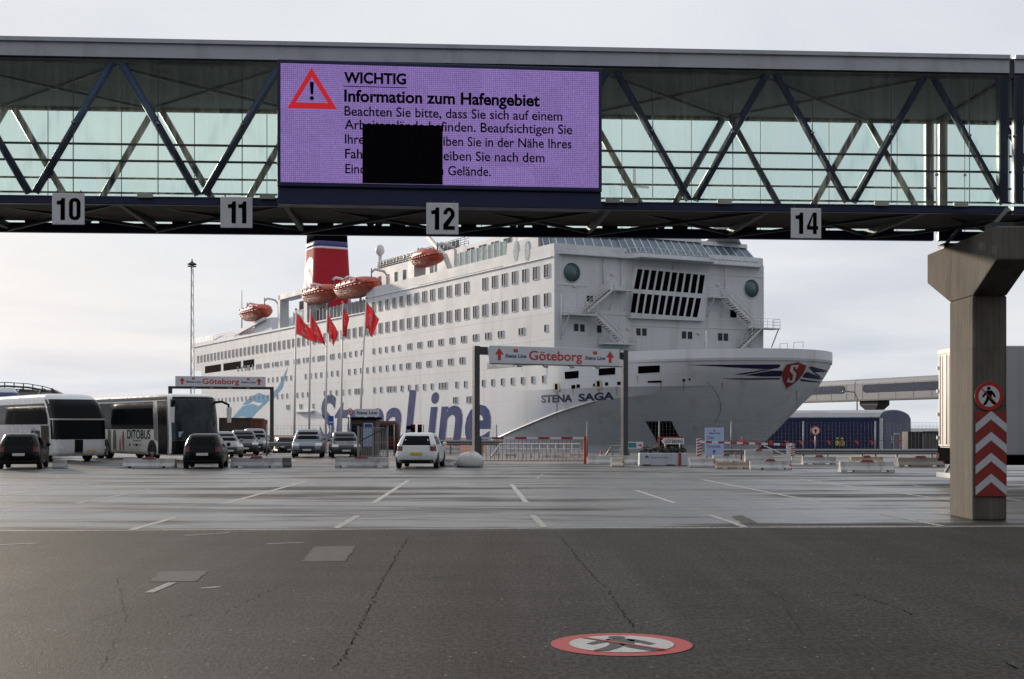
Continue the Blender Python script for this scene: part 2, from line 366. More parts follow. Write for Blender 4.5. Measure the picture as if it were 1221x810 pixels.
    mr = t.nodes.new('ShaderNodeMix'); t.links.new(far, mr.inputs[0]); t.links.new(ron, mr.inputs[2]); t.links.new(ro, mr.inputs[3])
    t.links.new(mr.outputs[0], b.inputs['Roughness'])
    ms = t.nodes.new('ShaderNodeMix'); t.links.new(far, ms.inputs[0]); ms.inputs[2].default_value = .10; t.links.new(rng(streak, .38, .52, .08, .8), ms.inputs[3])
    t.links.new(ms.outputs[0], b.inputs['Specular IOR Level'])
    bp = t.nodes.new('ShaderNodeBump'); bp.inputs['Distance'].default_value = .012; bs = t.nodes.new('ShaderNodeMix'); t.links.new(far, bs.inputs[0]); bs.inputs[2].default_value = .7; bs.inputs[3].default_value = .22; t.links.new(bs.outputs[0], bp.inputs['Strength'])
    t.links.new(mm('ADD', grain, mm('MULTIPLY', g2, 1.2)), bp.inputs['Height']); t.links.new(bp.outputs[0], b.inputs['Normal'])
    return m
def grid_lines(extra):
    s = set(range(-260, 261, 10)) | {-4000, -2000, -1000, -600, -400, 400, 600, 1000, 2000, 4000} | set(extra)
    return sorted(s)
As = grid_lines([26]); Bs = grid_lines([-15.7, 19.5])
mb = MB(); idx = {}
for i, a in enumerate(As):
    for j, b in enumerate(Bs):
        p = MO+FW*a+PT*b; idx[i, j] = len(mb.v); mb.v.append((p.x, p.y, gz(p.y)))
for i in range(len(As)-1):
    for j in range(len(Bs)-1):
        ca, cb = (As[i]+As[i+1])/2, (Bs[j]+Bs[j+1])/2
        if ca < 26 and -15.7 < cb < 19.5: continue
        mb.f.append([idx[i, j], idx[i+1, j], idx[i+1, j+1], idx[i, j+1]]); mb.mi.append(0); mb.sm.append(False)
# quay walls down to the water
for (a0, b0, a1, b1) in ((26, -15.7, -4000, -15.7), (26, 19.5, 26, -15.7), (-4000, 19.5, 26, 19.5)):
    p, q = MO+FW*a0+PT*b0, MO+FW*a1+PT*b1
    mb.add([(p.x, p.y, -1.25), (q.x, q.y, -1.25), (q.x, q.y, -5), (p.x, p.y, -5)], [(0, 1, 2, 3)])
ground = tag(mb.build('ground', ground_material(), recalc=False), kind='structure')
wm = mat('harbour_water', (.05, .07, .08), .12, var=.1, scale=.2, bump=.3, bscale=.8)
w = MB(); w.add([(-4500, -4500, -3.4), (4500, -4500, -3.4), (4500, 4500, -3.4), (-4500, 4500, -3.4)], [(0, 1, 2, 3)])
tag(w.build('water', wm), kind='structure')

# ---- painted bay lines: worn white paint 4 mm above the asphalt
def paint_mat(name, col, wear=.5, lo=.42, hi=.58):
    m = bpy.data.materials.new(name); m.use_nodes = True; t = m.node_tree; b = t.nodes['Principled BSDF']
    g = t.nodes.new('ShaderNodeNewGeometry'); cs = []
    for sc in (14., 90.):
        n = t.nodes.new('ShaderNodeTexNoise'); n.inputs['Scale'].default_value = sc; n.inputs['Detail'].default_value = 6; n.inputs['Roughness'].default_value = .7; t.links.new(g.outputs['Position'], n.inputs['Vector']); cs.append(n.outputs['Fac'])
    ad = t.nodes.new('ShaderNodeMath'); ad.operation = 'MULTIPLY_ADD'; t.links.new(cs[1], ad.inputs[0]); ad.inputs[1].default_value = .35
    sb = t.nodes.new('ShaderNodeMath'); sb.operation = 'SUBTRACT'; t.links.new(cs[0], sb.inputs[0]); sb.inputs[1].default_value = .175; t.links.new(sb.outputs[0], ad.inputs[2])
    r = t.nodes.new('ShaderNodeMapRange'); t.links.new(ad.outputs[0], r.inputs[0]); r.inputs[1].default_value = lo; r.inputs[2].default_value = hi; r.inputs[3].default_value = wear; r.inputs[4].default_value = 0
    mi = t.nodes.new('ShaderNodeMix'); mi.data_type = 'RGBA'; t.links.new(r.outputs[0], mi.inputs[0]); mi.inputs[6].default_value = (*col, 1); mi.inputs[7].default_value = (.07, .068, .065, 1)
    t.links.new(mi.outputs[2], b.inputs['Base Color']); b.inputs['Roughness'].default_value = .65
    return m
line_m = paint_mat('worn_white_line', (.52, .52, .50), .75); faint_m = paint_mat('faded_white_line', (.34, .335, .32), .95, .40, .62)
def gline(p, q, w_, m=None, z=.004, name='painted_line'):
    a, b = Vector(G(*p)), Vector(G(*q)); d = (b-a).normalized(); n = Vector((-d.y, d.x))*w_/2
    k = max(1, int((b-a).length/1.5)); mb = MB()
    for i in range(k):
        s, e = a+(b-a)*(i/k), a+(b-a)*((i+1)/k)
        mb.add([(*(s-n), z), (*(s+n), z), (*(e+n), z), (*(e-n), z)], [(0, 1, 2, 3)])
    return mb.build(name, m or line_m, ground)
gline((-60, 633.6), (1290, 627.2), .13)
for p, q in (((445, 600), (487, 573)), ((401, 630), (427, 615)), ((267, 601), (365, 574)), ((157, 632), (210, 617)), ((628, 600), (610, 578)), ((649, 629), (635, 614.5)), ((806, 600.5), (758, 585)),
             ((890, 629), (845, 614)), ((982, 600), (837, 572)), ((1127, 628), (1052, 613.5)), ((1132, 596.5), (955, 572))):
    gline(p, q, .13)
for p, q in (((0, 591), (112, 577)), ((90, 601), (178, 584)), ((1221, 598), (1085, 578)), ((-60, 614), (40, 601)), ((640, 571), (648, 566)), ((500, 566), (640, 564.8)), ((880, 570), (1010, 569))):
    gline(p, q, .12, faint_m)
for x0 in (150, 212, 300, 395, 455, 520, 592, 700, 735, 800, 905, 1030):
    gline((x0, 563.8), (x0+16, 563.2), .22, faint_m)
for p, q in (((220, 639), (275, 635.5)), ((178, 707), (206, 695)), ((240, 702), (262, 700)), ((318, 649), (362, 647)), ((0, 650), (45, 648))):
    gline(p, q, .1, faint_m)
# light repair patches and a dark one
patch_m = mat('asphalt_patch', (.088, .086, .084), .85, var=.3, scale=7, spec=.25, bump=.5, bscale=140)
dark_m = mat('tar_patch', (.017, .0165, .016), .95, var=.3, scale=6, spec=.0, ior=1.05)
sign_black = paint_mat('roundel_grey', (.035, .035, .036), .5, .36, .5)
def gpoly(pts, m, name, z=.004):
    q = []
    for a, b in zip(pts, pts[1:]+pts[:1]):
        a, b = Vector(G(*a)), Vector(G(*b)); k = max(2, int((b-a).length/.09)); q += [a+(b-a)*(i/k)+Vector((random.gauss(0, .012), random.gauss(0, .016))) for i in range(k)]
    pts = q; mb = MB(); mb.add([(p.x, p.y, z) for p in pts], [tuple(range(len(pts)))]); return mb.build(name, m, ground)
gpoly([(360, 670), (375, 652), (425, 651.5), (411, 670)], patch_m, 'repair_patch')
gpoly([(177, 694), (191, 682), (250, 681), (232, 694)], patch_m, 'repair_patch')
gpoly([(872, 616), (884, 614.6), (903, 623.5), (889, 625.5)], mat('tar_repair', (.028, .028, .028), .85, var=.4, scale=5), 'repair_patch', .005)
# cracks: thin wandering strips
def crack(pts, w_):
    P = [Vector(G(*p)) for p in pts]; out = []
    for a, b in zip(P, P[1:]):
        k = max(2, int((b-a).length/.07))
        for i in range(k): out.append(a+(b-a)*(i/k)+Vector((random.gauss(0, .014), random.gauss(0, .02))))
    mb = MB(); ws = [w_*.36*random.uniform(.2, 1.3) for _ in out]
    for i in range(len(out)-1):
        d = (out[i+1]-out[i]).normalized(); n = Vector((-d.y, d.x))
        if random.random() < .12: continue
        mb.add([(*(out[i]-n*ws[i]), .004), (*(out[i]+n*ws[i]), .004), (*(out[i+1]+n*ws[i+1]), .004), (*(out[i+1]-n*ws[i+1]), .004)], [(0, 1, 2, 3)])
    mb.build('crack', dark_m, ground)
crack([(487, 640), (470, 668), (452, 700), (437, 730), (415, 775), (398, 800)], .014)
crack([(668, 640), (690, 668), (712, 692), (727, 705), (733, 718), (745, 735), (757, 752)], .012)
crack([(1020, 708), (1045, 717), (1072, 725), (1090, 735)], .018)
crack([(215, 737), (240, 730), (258, 727)], .012); crack([(515, 748), (540, 750)], .014); crack([(100, 742), (130, 733), (160, 724)], .008); crack([(1010, 735), (1030, 735.5)], .01)
crack([(1195, 790), (1221, 800)], .03); crack([(268, 731), (300, 715), (330, 700), (352, 690)], .008)
for c_ in ([(850, 655), (880, 690), (930, 712), (960, 760)], [(140, 690), (150, 740), (120, 800)], [(1000, 650), (1060, 668), (1110, 664)], [(540, 700), (580, 706), (640, 704)], [(690, 700), (725, 706), (790, 702)]): crack(c_, .006)
# the no-pedestrians roundel on the asphalt
gx, gy = G(741, 768.6)
mb = MB(); rr = .555
roundel_red = paint_mat('roundel_red', (.40, .05, .05), .55, .34, .47); roundel_white = paint_mat('roundel_white', (.44, .44, .43), .55, .34, .47)
no_walk(mb, (gx, gy, .004), (1, 0, 0), (0, 1, 0), (0, 0, 1), rr, 0, 1, 2)
tag(mb.build('ground_sign', [roundel_red, roundel_white, sign_black]), 'round red and white no-pedestrians sign painted flat on the asphalt', 'ground sign')

# ================================================================== pedestrian bridge
BA = math.atan(.0661); bridge = thing('pedestrian_bridge', 'long glazed footbridge with blue zigzag braces crossing overhead on the concrete pillar', 'footbridge', (0, 23.8, 0), BA)
X0, X1, XE, BW = -21.0, 9.02, 21.0, 3.55
ZC0, ZC1, ZG1, ZR0, ZR1 = 5.575, 5.72, 8.06, 8.12, 8.42
def glass_mat():
    m = bpy.data.materials.new('tinted_glazing'); m.use_nodes = True; t = m.node_tree; t.nodes.clear()
    o = t.nodes.new('ShaderNodeOutputMaterial'); tr = t.nodes.new('ShaderNodeBsdfTransparent'); tr.inputs[0].default_value = (.81, .925, .90, 1)
    gl = t.nodes.new('ShaderNodeBsdfGlossy'); gl.inputs['Roughness'].default_value = .03; gl.inputs[0].default_value = (.85, .9, .9, 1)
    fr = t.nodes.new('ShaderNodeFresnel'); fr.inputs[0].default_value = 1.45
    m1 = t.nodes.new('ShaderNodeMixShader'); t.links.new(fr.outputs[0], m1.inputs[0]); t.links.new(tr.outputs[0], m1.inputs[1]); t.links.new(gl.outputs[0], m1.inputs[2])
    tl = t.nodes.new('ShaderNodeBsdfTranslucent'); tl.inputs[0].default_value = (.75, .78, .76, 1); df = t.nodes.new('ShaderNodeBsdfDiffuse'); df.inputs[0].default_value = (.5, .5, .48, 1)
    md = t.nodes.new('ShaderNodeMixShader'); md.inputs[0].default_value = .35; t.links.new(tl.outputs[0], md.inputs[1]); t.links.new(df.outputs[0], md.inputs[2])
    co = t.nodes.new('ShaderNodeTexCoord'); mp = t.nodes.new('ShaderNodeMapping'); mp.inputs['Scale'].default_value = (9, 9, .35); t.links.new(co.outputs['Object'], mp.inputs[0])
    n = t.nodes.new('ShaderNodeTexNoise'); n.inputs['Scale'].default_value = 1.6; n.inputs['Detail'].default_value = 7; t.links.new(mp.outputs[0], n.inputs['Vector'])
    r = t.nodes.new('ShaderNodeMapRange'); t.links.new(n.outputs['Fac'], r.inputs[0]); r.inputs[1].default_value = .4; r.inputs[2].default_value = .8; r.inputs[3].default_value = .06; r.inputs[4].default_value = .30
    m2 = t.nodes.new('ShaderNodeMixShader'); t.links.new(r.outputs[0], m2.inputs[0]); t.links.new(m1.outputs[0], m2.inputs[1]); t.links.new(md.outputs[0], m2.inputs[2]); t.links.new(m2.outputs[0], o.inputs[0])
    return m
GL = glass_mat()
for (a, b) in ((X0, X1), (X1+.10, XE)):
    mb = MB().box(a, b, -.10, BW+.10, ZR0, ZR1); mb.box(a, b, -.14, -.10, ZR1-.05, ZR1+.02)
    mb.build('roof', M['roof_grey'], bridge)
    MB().box(a, b, .02, BW-.02, ZR0-.03, ZR0-.004).build('ceiling', M['ceil'], bridge)
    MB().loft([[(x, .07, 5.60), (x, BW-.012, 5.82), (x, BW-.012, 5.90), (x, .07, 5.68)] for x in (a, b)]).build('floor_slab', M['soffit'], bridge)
    for y in (-.06, BW-.06):
        MB().box(a, b, y, y+.12, ZC0+(.01 if y > 0 else 0), ZC1+(.06 if y > 0 else 0)).build('bottom_chord', M['chord_blue'], bridge, bevel=.012)
        MB().box(a, b, y, y+.12, ZG1-.03, ZR0-.035).build('top_chord', M['dark_steel'], bridge)
MB().box(X1+.003, X1+.097, -.07, BW+.07, ZG1-.02, ZR1-.03).build('roof_joint', M['dark_steel'], bridge)
nodes_top = [7.56-2.89*k for k in range(-5, 10)]
def seg_ok(a, b): return X0+.1 < min(a, b) and max(a, b) < XE-.1 and not (min(a, b) < X1+.05 < max(a, b)-.06)
for y in (.0, BW):
    for t_ in nodes_top:
        for s in (-1, 1):
            a = (t_+s*.09, y, ZG1-.02); b = (t_+s*1.39, y, ZC1+.05)
            if seg_ok(a[0], b[0]): MB().tube([a, b], .068, 8).build('brace', M['truss_blue'], bridge)
    for z in (6.66, 6.37):
        for (a, b) in ((X0, X1), (X1+.1, XE)): MB().tube([(a, y+(.14 if y == 0 else -.14), z), (b, y+(.14 if y == 0 else -.14), z)], .021, 8).build('handrail', M['dark_steel'], bridge)
    for x in (X1-.09, X1+.2):
        MB().box(x-.085, x+.085, y-.07, y+.07, ZC1+.062, ZG1-.03).build('column', M['truss_blue'], bridge, bevel=.01)
xs = []; x = 7.56-.7225
xs = sorted([7.56+.7225+1.445*k for k in range(-20, 9)])
edges = [X0]+[v for v in xs if v < X1-.3]+[X1, X1+.1]+[v for v in xs if v > X1+.4 and v < XE]+[XE]
for y, gy_ in ((0, -.085), (BW, BW+.085)):
    for a, b in zip(edges, edges[1:]):
        if b-a < .2: continue
        g = MB(); g.add([(a+.008, gy_, ZC1-.02), (b-.008, gy_, ZC1-.02), (b-.008, gy_, ZG1+.03), (a+.008, gy_, ZG1+.03)], [(0, 1, 2, 3)]); g.build('glass_pane', GL, bridge)
    for v in edges[1:-1]:
        MB().box(v-.007, v+.007, gy_-.006, gy_+.006, ZC1+.02, ZG1+.02).build('glazing_joint', M['dark_steel'], bridge)
        MB().lathe([(.001, -.03), (.03, -.03), (.03, .015), (.001, .015)], (v, gy_, 6.98), 10, axis='y').build('glass_fixing', M['steel'], bridge)
for k in range(-9, 10):
    x = 7.56-2.89*k
    if X0 < x-.2 and x+2.69 < XE and not x-.3 < X1 < x+3:
        for d in (1, -1): MB().bar((x, .2 if d > 0 else BW-.2, ZR0-.075-.03*d), (x+2.89, BW-.2 if d > 0 else .2, ZR0-.075-.03*d), .05).build('roof_brace', M['steel'], bridge)
# frame under the floor
for k in range(-9, 10):
    x = 7.56-2.89*k/1.
    if not X0 < x < XE-1.5: continue
    MB().bar((x, 0, 5.66), (x, BW, 5.70), .09, .12).build('cross_beam', M['dark_steel'], bridge)
    for d in (1, -1): MB().bar((x, .1, 5.65+.03*d) if d > 0 else (x, BW-.1, 5.62), (x+2.89, BW-.1, 5.68) if d > 0 else (x+2.89, .1, 5.62), .055, .055).build('floor_brace', M['dark_steel'], bridge)
    for q in range(2): MB().box(x+.3+q*1.45, x+.62+q*1.45, BW-.03, BW+.03, ZC1+.055, 5.84).build('hanger', M['dark_steel'], bridge)
light_m = mat('light_bracket', (.42, .42, .40), .5)
for px in (182, 323, 730, 752, 865, 1057, 1155):
    x = (px-CX)/F*23.8/math.cos(BA)
    MB().box(x-.13, x+.13, -.12, -.062, ZC1-.03, ZC1+.045).build('bracket', light_m, bridge)
def ringq(pts_o, pts_i): return [[pts_o[i], pts_o[(i+1) % len(pts_o)], pts_i[(i+1) % len(pts_o)], pts_i[i]] for i in range(len(pts_o))]
def rr_(x0, x1, y0, y1, r): return [(cx+r*math.cos(a), cy+r*math.sin(a)*.55) for cx, cy, a0 in ((x1-r, y1-r*.55, 0), (x0+r, y1-r*.55, 90), (x0+r, y0+r*.55, 180), (x1-r, y0+r*.55, 270)) for a in [R(a0+30*k) for k in range(4)]]
DIG = {'1': [[(.42, 0), (.80, 0), (.80, 1), (.52, 1), (.42, .88)], [(.10, .86), (.10, .70), (.43, .70), (.43, .885), (.30, .87)]],
       '0': ringq(rr_(0, 1, 0, 1, .42), rr_(.34, .66, .15, .85, .16)),
       '2': [[(0, 0), (1, 0), (1, .17), (0, .17)], [(0, .17), (.42, .17), (.98, .60), (.66, .66), (.02, .26)]]+[[(.5+.5*math.cos(a), .70+.30*math.sin(a)), (.5+.5*math.cos(b), .70+.30*math.sin(b)), (.5+.16*math.cos(b), .70+.14*math.sin(b)), (.5+.16*math.cos(a), .70+.14*math.sin(a))] for a, b in [(R(-20+20*k), R(20*k)) for k in range(10)]],
       '4': [[(.56, 0), (.90, 0), (.90, 1), (.56, 1)], [(0, .20), (1.04, .20), (1.04, .37), (0, .37)], [(0, .37), (.26, .37), (.58, .92), (.56, 1)]]}
# numbered plates hung on the lower chord
def to_bridge(lx, ly, z): p = bridge.location; c, s = math.cos(BA), math.sin(BA); return (p.x+lx*c-ly*s, p.y+lx*s+ly*c, z)
for px, py, txt, lab, wd in ((81.5, 249.5, '10', 'square grey plate numbered 10 on the footbridge edge', .5), (282, 253.5, '11', 'square grey plate numbered 11 on the footbridge edge', .34),
                         (527.5, 261, '12', 'square grey plate numbered 12 hanging under the LED screen', .44), (961, 266.5, '14', 'square grey plate numbered 14 on the footbridge edge', .44)):
    d = (23.6+.0661*(px-CX)/F*23.6) if txt != '12' else 22.9; x = (px-CX)/F*d; z = PZ(py, d); off = -.20
    t = thing('number_sign', lab, 'number sign', (x, d, z), BA+R(random.uniform(-1, 1)), 'lane number plates under the footbridge')
    MB().box(-.275, .275, -.012, .012, -.27, .27).build('plate', M['plate'], t, bevel=.01)
    mb = MB()
    for q, ch in enumerate(txt):
        xo = (-.21, .015)[q] if txt != '11' else (-.165, .015)[q]
        for pg in DIG[ch]: mb.add([(xo+u_*.195, -.0155, -.19+v_*.38) for u_, v_ in pg], [tuple(range(len(pg)))])
    mb.build('digits', M['black'], t)
    for sx in (-.2, .2): MB().bar((sx, .02, .2), (sx, .05 if txt != '12' else .16, .33), .02).build('hook', M['dark_steel'], t)

# ================================================================== LED screen
SA = R(6.0); scr = thing('led_screen', 'large violet LED screen with a German notice on the front of the footbridge', 'LED screen', (PX(526.5, 23.08), 23.08, 0), SA)
sw, zb, zt = 5.47, PZ(220.8, 23.08), PZ(80.8, 23.08)
MB().box(-sw/2-.06, sw/2+.06, .0, .42, zb-.07, zt+.07).build('casing', M['chord_blue'], scr, bevel=.015)
MB().box(-sw/2-.055, sw/2+.055, .05, .40, zb-.36, zb-.074).build('lower_housing', M['chord_blue'], scr, bevel=.01)
def led_mat():
    m = bpy.data.materials.new('led_face'); m.use_nodes = True; t = m.node_tree; t.nodes.clear()
    o = t.nodes.new('ShaderNodeOutputMaterial'); e = t.nodes.new('ShaderNodeEmission'); co = t.nodes.new('ShaderNodeTexCoord'); sp = t.nodes.new('ShaderNodeSeparateXYZ'); t.links.new(co.outputs['Object'], sp.inputs[0])
    def mm(op, a, b=None):
        n = t.nodes.new('ShaderNodeMath'); n.operation = op
        for i, v in enumerate((a, b)):
            if v is None: continue
            if isinstance(v, (int, float)): n.inputs[i].default_value = v
            else: t.links.new(v, n.inputs[i])
        return n.outputs[0]
    p = 2*math.pi/.0335
    sx = mm('MULTIPLY_ADD', mm('SINE', mm('MULTIPLY', sp.outputs[0], p)), .20); t.nodes[-1].inputs[2].default_value = .8
    sz = mm('SINE', mm('MULTIPLY', sp.outputs[2], p))
    gx_ = mm('ADD', mm('MULTIPLY', mm('SINE', mm('MULTIPLY', sp.outputs[0], p)), .16), .84); gz_ = mm('ADD', mm('MULTIPLY', sz, .22), .80)
    n = t.nodes.new('ShaderNodeTexNoise'); n.inputs['Scale'].default_value = 45; n.inputs['Detail'].default_value = 2; t.links.new(co.outputs['Object'], n.inputs['Vector'])
    vo = t.nodes.new('ShaderNodeTexVoronoi'); vo.distance = 'CHEBYCHEV'; vo.inputs['Scale'].default_value = 1/.46; vo.inputs['Randomness'].default_value = 0; t.links.new(co.outputs['Object'], vo.inputs['Vector'])
    vsx = t.nodes.new('ShaderNodeSeparateColor'); t.links.new(vo.outputs['Color'], vsx.inputs[0]); modv = mm('ADD', mm('MULTIPLY', vsx.outputs[0], .12), .94)
    st = mm('MULTIPLY', mm('MULTIPLY', mm('MULTIPLY', gx_, gz_), modv), mm('ADD', mm('MULTIPLY', n.outputs['Fac'], 1.1), .62))
    e.inputs[0].default_value = (.285, .19, .50, 1); t.links.new(st, e.inputs[1]); t.links.new(e.outputs[0], o.inputs[0]); return m
def emi(name, c, s=1.):
    m = bpy.data.materials.new(name); m.use_nodes = True; t = m.node_tree; t.nodes.clear(); o = t.nodes.new('ShaderNodeOutputMaterial'); e = t.nodes.new('ShaderNodeEmission')
    e.inputs[0].default_value = (*c, 1); e.inputs[1].default_value = s; t.links.new(e.outputs[0], o.inputs[0]); return m
face = MB(); face.add([(-sw/2, -.006, zb), (sw/2, -.006, zb), (sw/2, -.006, zt), (-sw/2, -.006, zt)], [(0, 1, 2, 3)]); face.build('display', led_mat(), scr)
kx = sw/379.; kz = (zt-zb)/139.5
def sc(px, py):                                   # picture point -> screen-plane point (the screen's own u, v)
    top = 75+(px-337.5)*12/378.5; bot = 217+(px-335)*7/379.6; v = (py-top)/(bot-top); u = (px-(337.5-2.5*v))/(378.5+1.1*v)
    return (-sw/2+u*sw, -.010, zt-v*(zt-zb))
led_black = mat('led_off', (.003, .003, .005), .8, spec=.05)
mb = MB()
LINES = [('WICHTIG', 411, 484.5, 98.6, 12.4, .028), ('Information zum Hafengebiet', 411, 644, 120.8, 13.8, .022), ('Beachten Sie bitte, dass Sie sich auf einem', 411, 671, 137.8, 11.2, .004),
         ('Arbeitsgelände befinden. Beaufsichtigen Sie', 411, 683, 153.8, 11.2, .004), ('Ihre Kinder und bleiben Sie in der Nähe Ihres', 411, 682, 171.2, 11.2, .004),
         ('Fahrzeugs. Bitte bleiben Sie nach dem', 411, 649, 188.6, 11.2, .004), ('Einchecken auf dem Gelände.', 411, 584, 206.6, 11.2, .004)]
for txt, a, b, base, cap, bold in LINES:
    p = sc(a, base); q = sc(b, base+(b-a)*.0235)
    put_text(mb, txt, p, (1, 0, 0), (0, 0, 1), cap*kz/.70, width=q[0]-p[0], bold=bold+.008)
mb.build('lettering', led_black, scr)
mb = MB(); p = sc(410.5, 102.6); q = sc(485, 103.6); mb.box(p[0], q[0], -.012, -.008, p[2]-.012, p[2]+.004)
mb.build('underline', led_black, scr); mb = MB()
# exclamation mark
p = sc(373.5, 105.5); mb.prism([(-.035, .11), (.035, .11), (.022, -.10), (-.022, -.10)], p, (1, 0, 0), (0, 0, 1), (0, -.003, 0)); mb.prism(circ(.036, 16, 0, -.165), p, (1, 0, 0), (0, 0, 1), (0, -.003, 0))
mb.build('exclamation_mark', led_black, scr)
led_red = emi('led_red', (.50, .022, .03))
tri = [sc(373.6, 80.5), sc(402.5, 130.5), sc(344.5, 129)]
inn = [sc(373.6, 92), sc(392, 123), sc(354.5, 122.2)]
mb = MB()
for i in range(3):
    j = (i+1) % 3; mb.add([tri[i], tri[j], inn[j], inn[i]], [(0, 1, 2, 3)])
mb.build('warning_triangle', led_red, scr)
a, b = sc(432, 148), sc(527, 221.2)
MB().box(a[0], sc(527, 150)[0], -.018, -.007, zb+.004, a[2]).build('dead_module', led_black, scr)

# ================================================================== concrete pillar
pil = thing('bridge_pillar', 'board-marked concrete pillar with a flared head carrying the footbridge', 'pillar', (8.76, 25.3, 0))
wx = .315
mb = MB().loft([[(-wx, -.7, 0), (wx, -.7, 0), (wx, .6, 0), (-wx, .6, 0)], [(-wx, -.7, 4.12), (wx, -.7, 4.12), (wx, .6, 4.12), (-wx, .6, 4.12)]])
mb.build('shaft', M['concrete'], pil, bevel=.03)
h = [(-.7, 4.12), (-1.9, 4.63), (-1.9, 5.22), (2.0, 5.22), (2.0, 4.63), (.6, 4.12)]
mb = MB(); mb.prism(h, (-wx, 0, 0), (0, 1, 0), (0, 0, 1), (2*wx, 0, 0)); mb.build('head', M['concrete'], pil, bevel=.03)
for y in (-1.2, 1.5):
    MB().box(-.2, .2, y-.2, y+.2, 5.22, 5.36).build('bearing', M['dark_steel'], pil)
    MB().bar((-.15, y, 5.3), (.15, y, 5.64), .06).build('bearing_strut', M['steel'], pil)
px0 = PX(1179.5, 24.56); pz0 = PZ(472.5, 24.56)
t = thing('no_walking_sign', 'round no-pedestrians sign fixed to the concrete pillar above the chevrons', 'sign', (px0, 24.57, pz0))
MB().lathe([(.001, 0), (.262, 0), (.262, .014), (.001, .014)], axis='y', n=40).build('disc', M['sign_white'], t)
mb = MB(); no_walk(mb, (0, -.003, 0), (1, 0, 0), (0, 0, 1), (0, -1, 0), .262, 0, 1, 2, .002); mb.build('sign_face', [M['red'], M['sign_white'], M['black']], t)
cx_, cz0, cz1 = PX(1182, 24.56), PZ(592, 24.56), PZ(491, 24.56)
t = thing('chevron_panel', 'tall red panel with white upward chevrons on the front of the pillar', 'warning panel', (cx_, 24.57, 0))
MB().box(-.285, .285, 0, .014, cz0, cz1).build('panel', M['rust_red'], t)
mb = MB(); hh = (cz1-cz0)
for k in range(4):
    zc = cz0+.02+hh*(k*.247); a = .285; up = .30; th = .155
    mb.add([(-a, -.004, zc), (0, -.004, zc+up*.8), (0, -.004, zc+up*.8+th), (-a, -.004, zc+th)], [(0, 1, 2, 3)]); mb.add([(a, -.004, zc), (a, -.004, zc+th), (0, -.004, zc+up*.8+th), (0, -.004, zc+up*.8)], [(0, 1, 2, 3)])
mb.build('chevron', M['sign_white'], t)
# ================================================================== the ferry
SHA = math.atan2(-.883, .469)
ship = thing('ferry', 'huge white passenger ferry with a red funnel and big blue lettering along its side', 'ferry', MO, SHA)
SM = Matrix.LocRotScale(MO, Matrix.Rotation(SHA, 3, 'Z').to_quaternion(), None); SMI = SM.inverted()
def side(px, py, c=-14.2):                        # picture point -> (x, z) on the ship's plane y = c
    r = (px-CX)/F; s = (r*(MO.y+PT.y*c)-MO.x-PT.x*c)/(FW.x-r*FW.y); d = MO.y+FW.y*s+PT.y*c; return s, PZ(py, d)
def front(px, py, a=0.):                          # picture point -> (y, z) on the plane x = a
    r = (px-CX)/F; b = (r*(MO.y+FW.y*a)-MO.x-FW.x*a)/(PT.x-r*PT.y); d = MO.y+FW.y*a+PT.y*b; return b, PZ(py, d)
B = 14.2
# hull and side walls as one long body
prof = [(-144, -3.4), (-144, 13.1), (-150, 13.5), (-150, 19.0), (-112, 18.65), (-54.4, 18.4), (-54.4, 21.65), (-.02, 21.65), (-.02, 8.6), (-16, 8.6), (-16, -3.4)]
mb = MB(); mb.prism([(x, z) for x, z in prof], (0, -B, 0), (1, 0, 0), (0, 0, 1), (0, 2*B, 0)); mb.build('hull', M['white_ship'], ship)
mb = MB(); mb.box(-143.9, -16.3, -B-.015, B+.015, -3.3, .45); mb.build('boot_topping', M['boot_red'], ship)
# bow
AX, BY = 23.1, 14.2
def Tq(k, n=22):                                  # k in 0..n along the starboard half: top curve, bottom curve
    if k <= 5: x = -16+16*k/5; y = BY
    else: th = (k-5)/(n-5)*math.pi/2; x = AX*math.sin(th); y = BY*math.cos(th)
    xq = x if x <= 0 else x*17/AX
    yq = BY*max(0, 1-max(0, (xq+16)/33)**1.7)
    return x, y, xq, yq
def interp(x, pts):
    if x <= pts[0][0]: return pts[0][1]
    for a, b in zip(pts, pts[1:]):
        if x <= b[0]: return a[1]+(b[1]-a[1])*(x-a[0])/(b[0]-a[0])
    return pts[-1][1]
ZK = [(-16, .0), (-14, .3), (0, 3.3), (6, 4.4), (13, 5.0), (17, 5.65), (22.3, 5.7)]
Z2 = 5.85
NK = 22
def hull_pt(k, sgn, z):
    x, y, xq, yq = Tq(k, NK); zk = interp(x, ZK); w = min(1, max(0, x/14))
    if z >= 8.5: f = 0
    elif z >= Z2: f = .06*w*(8.5-z)/(8.5-Z2)
    elif z >= zk: f0 = .06*w; f = f0+(.14*min(1, max(0, (x+12)/15))-f0)*(Z2-z)/(Z2-zk)
    else:
        f0 = .14*min(1, max(0, (x+12)/15)); f = f0+(1-f0)*(zk-z)/(zk+.6)
    # towards the stem the knuckle fades into one continuous flare
    wb = min(1, max(0, (x-11)/9)); wb = wb*wb*(3-2*wb)
    if z < 8.5: f = f*(1-wb)+wb*((8.5-z)/9.1)**1.25
    if f > 1: f = 1+(f-1)*.3
    return (x+(xq-x)*f, sgn*(y+(yq-y)*f), z)
cols = [(k, -1) for k in range(NK+1)]+[(k, 1) for k in range(NK-1, -1, -1)]
def strip(name, zf, m):
    vs = []; fs = []; n = None
    for k, sg in cols:
        zs = zf(interp(Tq(k, NK)[0], ZK)); n = len(zs); vs += [hull_pt(k, sg, z) for z in zs]
    for i in range(len(cols)-1):
        for j in range(n-1): a = i*n+j; fs.append((a, a+1, a+n+1, a+n))
    mb = MB(); mb.add(vs, fs, 0, True); return mb.build(name, m, ship, recalc=False)
lin = lambda a, b, n: [a+(b-a)*i/n for i in range(n+1)]
